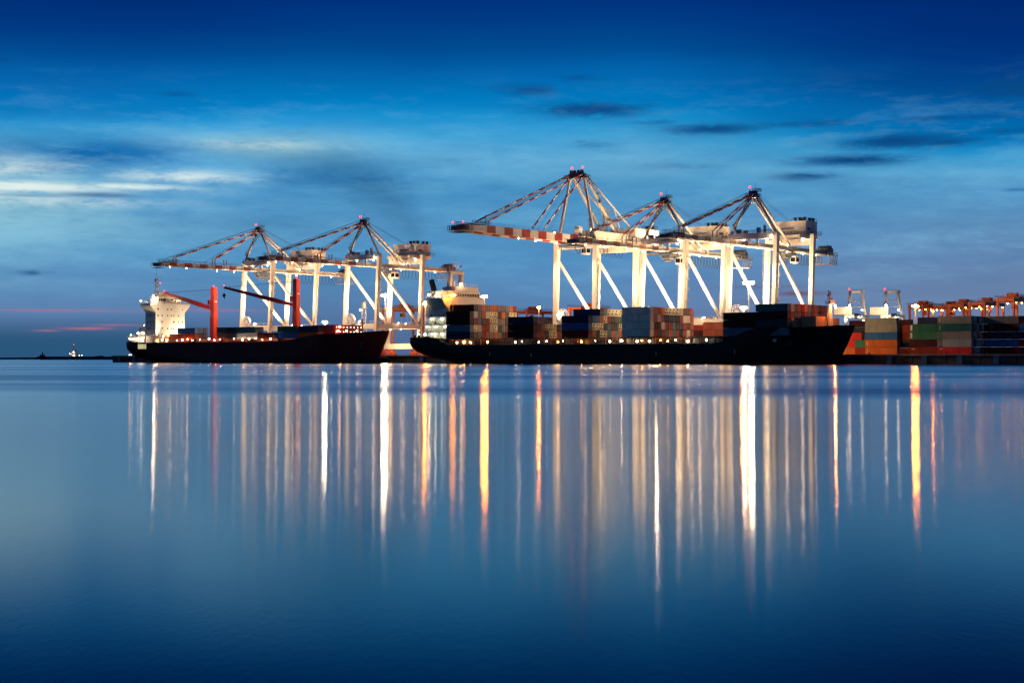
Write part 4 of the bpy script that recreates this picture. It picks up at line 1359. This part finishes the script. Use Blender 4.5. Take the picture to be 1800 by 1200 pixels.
pm.bar((13, -5.8, 36.9), (13, 2.8, 36.9), 1.7, 1.3, bev=.2); pm.box(12.2, 14, -4.2, -3.2, 31, 33.5)
for (yy, h) in ((-5.4, 3.0), (-1.5, 6.2), (1.8, 4.0), (-3.4, 4.4)):
    pm.tube((13, yy, 37.2), (13, yy, 37.2 + h), .14, .07, 6)
pm.bar((13, -3.6, 39.4), (13, .4, 39.4), .2, .35); pm.bar((13, -.2, 41.2), (13, -2.6, 41.2), .15, .3); pm.ball((13, 1.8, 39.2), .6, 8, 6)
pm.build('portal_mast', SHIPWHITE, ship2)
fn = MB().box(3.2, 7.0, -8.5, 8.0, 18.0, 26.4).box(3.4, 6.8, -7.8, 4.0, 26.4, 29.4).build('funnel', SHIPWHITE, ship2)
MB().bar((5.4, -6.0, 29.0), (3.8, -6.0, 34.0), 2.2, 2.0, 2.0, 1.9, bev=.2).build('funnel_top', DARK, fn)
ad = MB().box(3.0, 17.5, -13.6, 13.6, 12.6, 12.8).box(4.0, 17.5, -13.2, 13.2, 15.4, 15.6).box(5.0, 17.5, -13.0, 13.0, 18.6, 18.8)
for z in (12.8, 15.6, 18.8):
    ad.rail([(3, -13.2, z), (17.5, -13.2, z)], 1.1, .06, 1.6)
for k in range(5):
    ad.bar((4 + 3.2 * k, -13.0, 10), (4 + 3.2 * k, -13.0, 18.6), .22)
ad.build('side_gallery', SHIPWHITE, ship2)
for p, r_, m_ in (((7, -12.6, 14.7), .42, E_MINT), ((11.5, -12.6, 14.7), .42, E_MINT), ((16.5, -12.6, 14.7), .48, E_MINT), ((6, -12.6, 11.8), .4, E_MINT), ((10, -12.6, 11.8), .46, E_MINT), ((15, -12.6, 11.8), .46, E_MINT), ((9.0, -12.2, 17.9), .42, E_MINT), ((14.5, -12.2, 17.9), .46, E_MINT), ((2.5, -12.6, 11.6), .3, E_DECK)):
    lamp(ship2, p, r_, m_)
for k, (x_, z_) in enumerate(((8.2, 16.9), (12.2, 16.9), (15.8, 16.9), (6.4, 13.9), (10.0, 13.9), (13.6, 13.9), (16.4, 13.9), (5.2, 11.1), (8.8, 11.1), (12.4, 11.1))):
    MB().box(x_ - 1.1, x_ + 1.1, -11.58, -11.5, z_ - .8, z_ + .7).build('lit_window', E_SHELL, ship2)
lamp(ship2, (9.5, -14.2, 27.6), .38, E_WARM, 'flood_lamp'); lamp(ship2, (12.5, -13.6, 27.0), .22, E_WARM, 'flood_lamp')
lamp(ship2, (17.9, -4.0, 32.0), .35, E_BOOM, 'flood_lamp'); lamp(ship2, (8.6, -15.6, 24.8), .28, E_MINT); 
x_, y_, z_, zb_ = 20.6, -12.6, 27.2, 9.0
MB().bar((x_, y_, zb_), (x_, y_, z_ + 1.0), .22).bar((x_ - .9, y_, z_ + .9), (x_ + .9, y_, z_ + .9), .18).bar((x_, y_ - .9, z_ + .9), (x_, y_ + .9, z_ + .9), .18).build('lamp_post', SHIPWHITE, ship2)
for dx, dy in ((-.6, -.5), (.6, -.5), (.6, .5), (-.6, .5)):
    lamp(ship2, (x_ + dx, y_ + dy, z_), .36, E_SODS, 'flood_lamp')
MB().tube((1.6, -13.6, 10.2), (1.6, -13.6, 11.4), .5, n=8).tube((4.2, -14.2, 10.2), (4.2, -14.2, 11.5), .6, n=8).bar((6, -14.5, 10.3), (10, -14.5, 10.3), .8, 1.0).build('mooring_winch', DARK, ship2)
# bow: breakwater, foremast, bulwark fittings
bk = MB()
bk.add([(171.2, -12.4, 12.0), (171.2, 12.4, 12.0), (169.6, 12.0, 16.6), (169.6, -12.0, 16.6), (170.6, -12.4, 12.0), (170.6, 12.4, 12.0), (169.2, 12.0, 16.6), (169.2, -12.0, 16.6)],
       [(0, 1, 2, 3), (4, 7, 6, 5), (0, 3, 7, 4), (1, 5, 6, 2), (3, 2, 6, 7)])
bk.build('breakwater_plate', TANP, ship2)
ff = MB().box(171.4, 177.0, -8.0, -.6, 12.0, 16.4).box(171.4, 177.2, .4, 9.6, 12.0, 16.0)
ff.build('forecastle_store', TANP, ship2)
fm_ = MB()
for dy in (-1.6, 1.6):
    fm_.bar((178.4, dy, 12.0), (178.4, dy * .25, 23.0), .26)
fm_.bar((176.6, 0, 12.2), (178.4, 0, 22.8), .2); fm_.bar((178.4, 0, 12), (178.4, 0, 25.0), .4); fm_.box(177.4, 179.4, -1.6, 1.6, 20.6, 20.75)
fm_.rail([(177.4, -1.6, 20.7), (177.4, 1.6, 20.7), (179.4, 1.6, 20.7), (179.4, -1.6, 20.7)], 1.2, .08, .8); fm_.ball((178.4, -1.2, 23.6), .55, 8, 6); fm_.bar((178.4, -1.9, 22.6), (178.4, 1.9, 22.6), .3, .5)
fm_.bar((178.4, -1.2, 23), (178.4, -1.2, 25.4), .3)
fm_.build('foremast', SHIPWHITE, ship2)
lamp(ship2, (179.6, 1.4, 20.0), .34, E_WARM); lamp(ship2, (181.0, -1.0, 19.4), .28, E_SOD)
MB().tube((181, -3.2, 12.4), (181, 3.2, 12.4), .9, n=10).box(180, 182, -1, 1, 11.6, 13.4).box(183.6, 184.6, -3.6, -2.8, 12.4, 13.3).build('windlass', DARK, ship2)
MB().bar((164, -14.2, 8.2), (165.4, -14.6, 8.2), .3, 1.0).build('hull_mark', SHIPGREY, ship2)

g2 = 'containers on the black ship'
V0 = -36.1 + CW / 2
Z2 = 9.95
bs = 'the black ship'
ship_stack(6.9, ['. m v o g o o g v s o r', 'm w g o w c c k o k c c', 'm r v k r c c v g k s r', 's c w r r w c k s r p r', 'n v s r o s o g m m p r'], Z2, V0, 'stack before the black ship\'s bridge', bs, g2)
ship_stack(38.0, ['n s v k m . . . . . . .', 'm r g c c c m v r w r .', 'm r r k c c r v o w r .'], Z2, V0, 'second stack of the black ship', bs, g2)
ship_stack(63.5, ['. . . n s c c c c s . .', 'n b b o c r n k e o r .', 'b c c c n s k n c c r .', 'r o k c c b o s o c c .'], Z2, V0, 'third stack of the black ship', bs, g2)
ship_stack(90.5, ['l p o p c c c c w m m r', 'l o w r n n n n r w w r', 'l m m w r r s k k r m r', 'l r k r s o s r n r w r'], Z2, V0, 'pale green sided stack on black ship', bs, g2)
ship_stack(132.7, ['m k', 'm k', 's s'], Z2, V0, 'dark stack near the black bow', bs, g2)
ship_stack(145.5, ['t l s o r p v r o m r v', 'm o s v m r v r o m r r', 'k k', 's k'], Z2, V0, 'foremost stack of the black ship', bs, g2)
for r_, (a, b) in enumerate((('p', 'p'), ('r', 'p'), ('p', 'r'))):
    for t, c in enumerate((a, b)):
        container(c, 107.2, -15.5 + r_ * ROWP, Z2 + t * TIER, '%s container, %s tier, %s row of low salmon block, black ship' % (CCOL[c][0], ORD[t], NTH[r_]), g2)
for t, c in enumerate('ys'):
    for r_ in range(2):
        container(c if r_ == 0 else 'k', 117.6, -15.0 + r_ * ROWP, Z2 + t * TIER, '%s short container, %s tier, %s row, beside salmon block on black ship' % (CCOL[c if r_ == 0 else 'k'][0], ORD[t], NTH[r_]), g2, '20')

# ------------------------------------------------------------------ yard containers on the right quay
gy = 'containers stacked on the quay'
YV = 14.0 + CW / 2


def yard_stack(u0, v, cols, name, kind='40', flip=False, marks=None):
    """cols from the bottom up"""
    for t, c in enumerate(cols):
        if c == '.':
            continue
        o = container(c, u0 + rnd.uniform(-.08, .08), v, ZQ + .02 + t * TIER, '%s container, %s tier, %s' % (CCOL[c][0], ORD[t], name), gy, kind, flip)
        if marks and marks[t] != '.':
            side_lettering(o, {'c': 'column', 'p': 'panel', 'l': 'line'}[marks[t]])
    return o


def row_names(n, base):
    return ['%s row of the %s' % (NTH[i], base) for i in range(n)]


# just right of the black ship's bow
yard_stack(142.6, YV + 1.0, 'odd', 'bright red stack tucked behind the black bow')
yard_stack(152.5, YV + 9.0, 'kkkhh', 'grey stack behind the black bow')
yard_stack(149.4, YV + .5, 're', 'low stack right of the bright red one', '20')
yard_stack(156.6, YV, 'oobh', 'stack with olive top and blue third, right of the bow', marks='cc..')
for i, nm in enumerate(row_names(4, 'rust stack between olive and green stacks')):
    yard_stack(160.6, YV + 10.5 + i * 2.52, ['.', 'k', 'r', 'd' if i == 1 else 'r'], nm)
yard_stack(173.6, YV, 'rmee', 'stack with two green containers on top', marks='l.pp')
yard_stack(172.4, YV + 10.0, 'krknn', 'navy topped stack behind the green one')
for i in range(5):
    cols = 'dqqth' if i == 0 else ['wrcoc', 'cwowr', 'owcrw', 'rcowc'][i - 1]
    if i == 0: cols = 'dqhth'
    yard_stack(184.0, YV + i * 2.52, cols, ('tall five tier stack facing the water' if i == 0 else '%s row of the tall five tier stack, seen end on' % NTH[i]), marks='l..cc' if i == 0 else None)
pst = yard_stack(196.3, YV + 11.6, 'rbkmh', 'stack at right with blue second tier')
pq = [o for o in bpy.data.objects if o.get('label', '').startswith('dark maroon container, fourth tier, stack at right')]
if pq:                                                           # the red letter P on the dark container
    mb = MB(); y = -CW / 2 - .02
    mb.box(-3.9, -3.55, y, y + .03, .4, 2.2); mb.box(-3.55, -2.8, y, y + .03, 1.9, 2.2); mb.box(-2.85, -2.55, y, y + .03, 1.3, 2.05); mb.box(-3.55, -2.8, y, y + .03, 1.1, 1.4)
    mb.build('letter', mat('red_letter_paint', (0.55, 0.08, 0.06)), pq[0])
yard_stack(196.2, YV + 14.2, 'rmwkm', 'second row of the blue banded stack')
yard_stack(208.7, YV + 11.6, 'rrnbm', 'stack at the right edge with blue fourth tier')
lg = MB().box(-.9, .9, -.03, 0, -.6, .6)
# yard boxes glimpsed between the two ships and behind the black one
yard_stack(-58.0, 46.0, 'rkobe', 'stack seen between the two ships')
yard_stack(-70.6, 46.0, 'krre', 'stack left of the one between the ships')
yard_stack(-45.0, 46.0, 'orpr', 'stack right of the one between the ships')
yard_stack(42.0, 62.0, 'rrrrrp', 'tall red stack behind the tallest crane')
yard_stack(54.6, 62.0, 'rmrmrv', 'tall maroon stack behind the tallest crane')
yard_stack(8.0, 70.0, 'rrrddv', 'tall stack behind the second ship stack')
yard_stack(20.6, 70.0, 'rrodrd', 'red topped stack left of the tallest crane')
yard_stack(33.2, 70.0, 'rrrrd', 'lower red stack left of the tallest crane')
yard_stack(133.0, 52.0, 'rkrkm', 'maroon stack seen over the black bow')
yard_stack(146.0, 52.0, 'rkhkm', 'maroon stack right of the foremast')


# ------------------------------------------------------------------ rubber tyred gantry cranes in the yard
def make_rtg(px_, v, lab, ty=0.0, lamps=True, color=ORANGE, h=24.5):
    k = (px_ - 900) / FPX
    u = (k * QD + v * (k * CT - ST)) / (CT + k * ST)
    r = empty('yard_gantry_crane', quay(u, v, ZQ), -TH)
    prop(r, lab, 'gantry crane', 'orange gantry cranes in the yard')
    span, wb = 23.5, 7.0
    for sy in (0, span):
        for sx in (-wb / 2, wb / 2):
            MB().bar((sx, sy, 1.6), (sx, sy, h - 1.4), .9, 1.0, bev=.08).build('leg', color, r)
        MB().bar((-wb / 2 - 1.5, sy, 1.7), (wb / 2 + 1.5, sy, 1.7), .9, 1.1).build('sill_beam', color, r)
        for sx in (-wb / 2, wb / 2):
            wmb = MB()
            for k in (-.9, .9):
                wmb.tube((sx + k, sy - .35, .8), (sx + k, sy + .35, .8), .8, n=12)
            wmb.build('wheel', BLACK, r)
    for sx in (-wb / 2, wb / 2):
        g = MB().bar((sx, -1.2, h - .6), (sx, span + 1.2, h - .6), 1.0, 1.6).build('girder', color, r)
        MB().rail([(sx + (.9 if sx > 0 else -.9), -1, h + .2), (sx + (.9 if sx > 0 else -.9), span + 1, h + .2)], 1.1, .08, 1.6).build('railing', DARK, g)
    for sy in (-.6, span + .6):
        MB().bar((-wb / 2 + .5, sy, h - .6), (wb / 2 - .5, sy, h - .6), .7, 1.1).build('end_tie', color, r)
    y0 = 4 + ty
    t = MB().box(-wb / 2 - .6, wb / 2 + .6, y0, y0 + 5, h + .25, h + .8).box(-2, 2, y0 + .8, y0 + 4.2, h + .8, h + 2.6).rail([(-wb / 2 - .6, y0, h + .8), (wb / 2 + .6, y0, h + .8), (wb / 2 + .6, y0 + 5, h + .8)], 1.2, .08, 1.0)
    t.build('trolley', color, r)
    c_ = MB().box(1.2, 3.0, y0 - 2.2, y0 - .2, h - 4.6, h - 2.2).bar((2.1, y0 - 1, h - 2.2), (2.1, y0 + .4, h + .3), .4).build('operator_cab', color, r)
    MB().box(1.3, 2.9, y0 - 2.26, y0 - 2.2, h - 4.2, h - 2.6).build('cab_window', GLASS, c_)
    sp = MB().box(-6, 6, y0 + 1.4, y0 + 3.8, h - 9.0, h - 8.5)
    for sx in (-2, 2):
        sp.tube((sx, y0 + 2.6, h - 8.5), (sx, y0 + 2.6, h + .3), .07, n=4)
    sp.build('spreader', YELLOW, r)
    if lamps:
        for sy in (2, 9, 16, 22):
            lamp(r, (wb / 2 + .3, sy, h - 1.8), .24, E_SODS)
        lamp(r, (-wb / 2, 12, h - 1.8), .24, E_SODS)
    return r


RTG = [(682, 84.0, 'yellow orange gantry crane behind the gap between the ships', 6, False), (918, 165.0, 'red orange gantry crane behind the black ship, left of the tallest crane', 3, False),
       (1012, 135.0, 'orange gantry crane low behind the third ship stack', 8, False),
       (1611, 215.0, 'orange gantry crane under the brightest lamp on the right', 2, True), (1652, 225.0, 'orange gantry crane second from the bright lamp on the right', 8, True),
       (1681, 205.0, 'orange gantry crane third from the bright lamp on the right', 3, True), (1718, 190.0, 'orange gantry crane fourth from the bright lamp, lit underneath', 6, True),
       (1768, 150.0, 'orange gantry crane at the right edge of the yard', 2, True)]
OCHRE = mat('dull_ochre_gantry_paint', (0.22, 0.09, 0.03), 0.6)
for i, (u, v, lab, ty, lm) in enumerate(RTG):
    make_rtg(u, v, lab, ty, lm, OCHRE if i == 0 else ORANGE)

# far pair of white cranes, seen end on
for X_, lab in ((318.0, 'distant white crane with trapezoid frame, left of the far pair'), (351.0, 'distant white crane with trapezoid frame, right of the far pair')):
    r = empty('container_crane', (X_, 1440.0, ZQ), math.radians(168))
    prop(r, lab, 'crane', 'distant white cranes')
    W, hx = 19.2, 9.6
    for y0 in (0, 26):
        for sx in (-1, 1):
            MB().bar((sx * hx, y0, 0), (sx * hx, y0, 38), 2.2, 2.2).build('leg', WHITE, r)
        MB().bar((-hx, y0, 37), (hx, y0, 37), 1.8, 2.2).build('cross_beam', WHITE, r)
    for y0, yt in ((0, 2), (10, 4)):
        for sx in (-1, 1):
            MB().bar((sx * 8.5, y0, 38), (sx * 5.0, yt, 60), 1.9, 1.9).build('apex_leg', WHITE, r)
    MB().bar((-7.5, 3, 60), (7.5, 3, 60), 2.0, 2.2).rail([(-8, 2, 60.7), (8, 2, 60.7)], 1.4, .12, 2).build('apex_beam', WHITE, r)
    MB().bar((-6, 3, 48), (6, 1, 55), .5).bar((6, 3, 48), (-6, 1, 55), .5).bar((-7, 6, 46), (7, 6, 46), .6).build('apex_brace', GALV, r)
    MB().box(-2.5, 2.5, -45, 55, 36.2, 38.8).build('girder', WHITE, r)
    hs = MB().box(4, 20, 10, 22, 38.5, 45.5).build('machinery_house', WHITE, r)
    MB().box(3, 21, 9, 23, 38.0, 38.4).build('platform', STEEL, hs)
    lamp(r, (6.5, 3, 62.6), .6, E_RED, 'beacon', False)
    for p in ((-6, 24, 33), (4, 27, 30), (9, 27, 34), (0, 27, 22), (-5, 18, 43), (6, 24, 47)):
        lamp(r, p, .7, E_FAR, 'flood_lamp')
    flood(r, (-2.0, 34.0, 36.0), (0, 3, 51), 260000, 85, .5)  # added flood that brightens the near faces of the frame
    flood(r, (6.0, 44.0, 36.0), (11, 22, 42), 30000, 70, .5)  # another added flood, for the machinery house wall


# ------------------------------------------------------------------ light masts
def light_mast(px_, py_, v, m, rr, lab, n=3, arm=2.2):
    k = (px_ - 900) / FPX
    u = (k * QD + v * (k * CT - ST)) / (CT + k * ST)
    base = quay(u, v, ZQ)
    z = 2 + (630 - py_) * base.y / FPX - ZQ
    r = empty('light_mast', base)
    prop(r, lab, 'light mast', 'tall light masts in the yard')
    MB().tube((0, 0, 0), (0, 0, z + 1.0), .38, .2, 8).build('pole', GALV, r)
    MB().bar((-arm, 0, z + .6), (arm, 0, z + .6), .25).bar((0, -arm * .7, z + .6), (0, arm * .7, z + .6), .25).build('head_frame', GALV, r)
    for i in range(n):                                          # ring of floodlights round the mast head
        a = 2 * PI * (i + .5) / n
        lamp(r, (arm * math.cos(a), arm * math.sin(a), z - .1 + .12 * (i % 2)), rr, m)


light_mast(571, 566, 55, E_WHITE, .36, 'white light mast left of the red ship\'s bow', 6, .95)
light_mast(677, 519, 55, E_WHITE, .44, 'white light mast shining between the legs of the crane above the red bow', 8, 1.5)
light_mast(748, 534, 70, E_SOD, .36, 'sodium light mast left of the black ship\'s bridge', 6, .9)
light_mast(851, 521, 62, E_SOD, .42, 'sodium light mast at the right end of the black ship\'s bridge', 8, 1.2)
light_mast(947, 540, 120, E_SOD, .34, 'small sodium light mast left of the tallest crane', 4, .7)
light_mast(1316, 497, 60, E_WHITE, .52, 'brightest white light mast between legs of the rightmost crane', 8, 1.8)
light_mast(1307, 541, 75, E_SOD, .42, 'orange light mast just above the dark stack near the black bow', 6, 1.2)
light_mast(1443, 550, 60, E_WHITE, .36, 'white light mast right of the black ship\'s foremast', 5, .8)
light_mast(1609, 538, 120, E_SOD, .36, 'big orange light mast over the right hand yard', 7, 1.1)
light_mast(1541, 567, 70, E_WHITE, .30, 'white light mast in front of the far white cranes', 5, .7)
light_mast(1640, 547, 140, E_SOD, .2, 'small light mast beside the big orange one', 2, .4)
# lattice tower with lantern behind the red ship's bow
k = (640 - 900) / FPX; vv = 66.0
uu = (k * QD + vv * (k * CT - ST)) / (CT + k * ST)
r = empty('lattice_tower', quay(uu, vv, ZQ))
prop(r, 'slim lattice tower with domed top between the crane legs', 'tower')
mb = MB()
for dx, dy in ((-1.3, -1.3), (1.3, -1.3), (1.3, 1.3), (-1.3, 1.3)):
    mb.bar((dx, dy, 0), (dx * .7, dy * .7, 24), .22)
for i in range(10):
    z = i * 2.4; s_ = 1.3 * (1 - .3 * i / 10)
    for a, b in (((-1, -1), (1, -1)), ((1, -1), (1, 1)), ((1, 1), (-1, 1)), ((-1, 1), (-1, -1))):
        mb.bar((a[0] * s_, a[1] * s_, z), (b[0] * s_, b[1] * s_, z + 2.4), .12); mb.bar((a[0] * s_, a[1] * s_, z), (b[0] * s_, b[1] * s_, z), .12)
mb.build('lattice', GALV, r)
mb = MB().tube((0, 0, 24), (0, 0, 26.0), 1.3, 1.2, 12).ball((0, 0, 26.4), 1.3, 12, 8).box(-1.7, 1.7, -1.7, 1.7, 23.8, 24.0)
mb.build('domed_top', GALV, r, False)
lamp(r, (-1.8, -1.6, 23.0), .25, E_BOOM)

# ------------------------------------------------------------------ far ships on the left horizon
for (x0, y0, L_, B_, lab, lit) in ((-760.0, 2500.0, 105.0, 16.0, 'distant dark ship with lit white bridge on the left horizon', True), (-672.0, 2540.0, 66.0, 14.0, 'distant low ship with few lights beside the quay end', False)):
    r = empty('distant_ship', (x0, y0, 0), 0)
    prop(r, lab, 'ship', 'ships on the far horizon')
    hm, tp_ = hull_mesh(L_, B_, lambda x: 5.4 + 1.2 * sstep((x - L_ * .86) / 10), -1, 5, 6, 16, 22, 20, .85, 24, 5)
    hm.build('hull', mat('dark_blue_far_hull', (0.02, 0.035, 0.06), .6), r, True)
    MB().grid([[(a[0], a[1], a[2] - .5), (b[0], b[1], b[2] - .5)] for a, b in tp_][::-1]).build('deck', DARK, r)
    if lit:
        MB().box(54, 62, -6, 6, 5, 13).box(55, 60, -5, 5, 13, 16).bar((57, 0, 16), (57, 0, 24), .6).build('bridge_block', SHIPWHITE, r)
        MB().box(4, 10, -5, 5, 5, 8).bar((7, 0, 8), (7, 0, 13), 2.4, 2.4, .5, .5).build('aft_house', DARK, r)
        for p, m_ in (((53.0, -6.6, 9.5), E_DECK), ((59, -6.8, 7.0), E_DECK), ((58.5, -6.4, 12.5), E_DECK), ((57, 0, 24.6), E_RED), ((1.0, -5, 4.6), E_DOT), ((68, -7, 7.2), E_DOT), ((72, -7, 7.2), E_DOT)):
            lamp(r, p, .40 if m_ is not E_DOT else .6, m_, housing=False)
    else:
        MB().box(52, 60, -5, 5, 5, 10).build('bridge_block', DARK, r)
        for p in ((50, -6, 8.0), (53, -6, 8.0), (59, -5.6, 10.4)):
            lamp(r, p, .7, E_DOT, housing=False)

# ------------------------------------------------------------------ dark smoke drifting from the black ship's funnel
base = quay(S2U + 3.8, S2V - 6.0, 34.3)
path = [(base + Vector(d), r_) for d, r_ in (((0, 0, 0), .9), ((-1.2, 0, 4), 1.8), ((-4, 1, 12), 3.6), ((-8, 2, 21), 6.0), ((-15, 3, 31), 9.5), ((-25, 4, 40), 12.0), ((-38, 5, 47), 12.0), ((-54, 6, 51), 10.5), ((-72, 6, 53), 8.0), ((-90, 6, 54), 5.0), ((-104, 6, 55), 1.5))]
def plume(scale, name, density, parent=None):
    rows = []
    for i, (c_, r_) in enumerate(path):
        a_ = path[max(0, i - 1)][0]; b_ = path[min(len(path) - 1, i + 1)][0]
        d_ = (b_ - a_).normalized(); s_ = d_.cross(Vector((0, 1, 0))).normalized(); t_ = Vector((0, 1, 0))
        rows.append([tuple(c_ + (s_ * math.cos(2 * PI * j / 12) + t_ * math.sin(2 * PI * j / 12)) * (r_ * scale * (1 + .22 * math.sin(j * 1.7 + i * 2.1 + scale * 9)))) for j in range(12)])
    sm = MB(); sm.grid(rows, close=True)
    n = len(rows)
    sm.f.append(tuple(range(12))); sm.mi.append(0)
    sm.f.append(tuple((n - 1) * 12 + j for j in range(11, -1, -1))); sm.mi.append(0)
    m = bpy.data.materials.new(name); m.use_nodes = True
    N, L = m.node_tree.nodes, m.node_tree.links
    N.remove(N['Principled BSDF'])
    va = N.new('ShaderNodeVolumeAbsorption'); va.inputs['Color'].default_value = (0.10, 0.14, 0.20, 1)
    va.inputs['Density'].default_value = density
    L.new(va.outputs[0], N['Material Output'].inputs['Volume'])
    return sm.build(name, m, parent, True)


so = plume(1.35, 'smoke_plume', 0.0035)
prop(so, 'faint dark smoke drifting up left from the black ship\'s funnel', 'smoke', kind='stuff')
plume(1.0, 'inner_smoke', 0.0045, so)
plume(.68, 'inner_smoke', 0.006, so)
plume(.38, 'inner_smoke', 0.008, so)
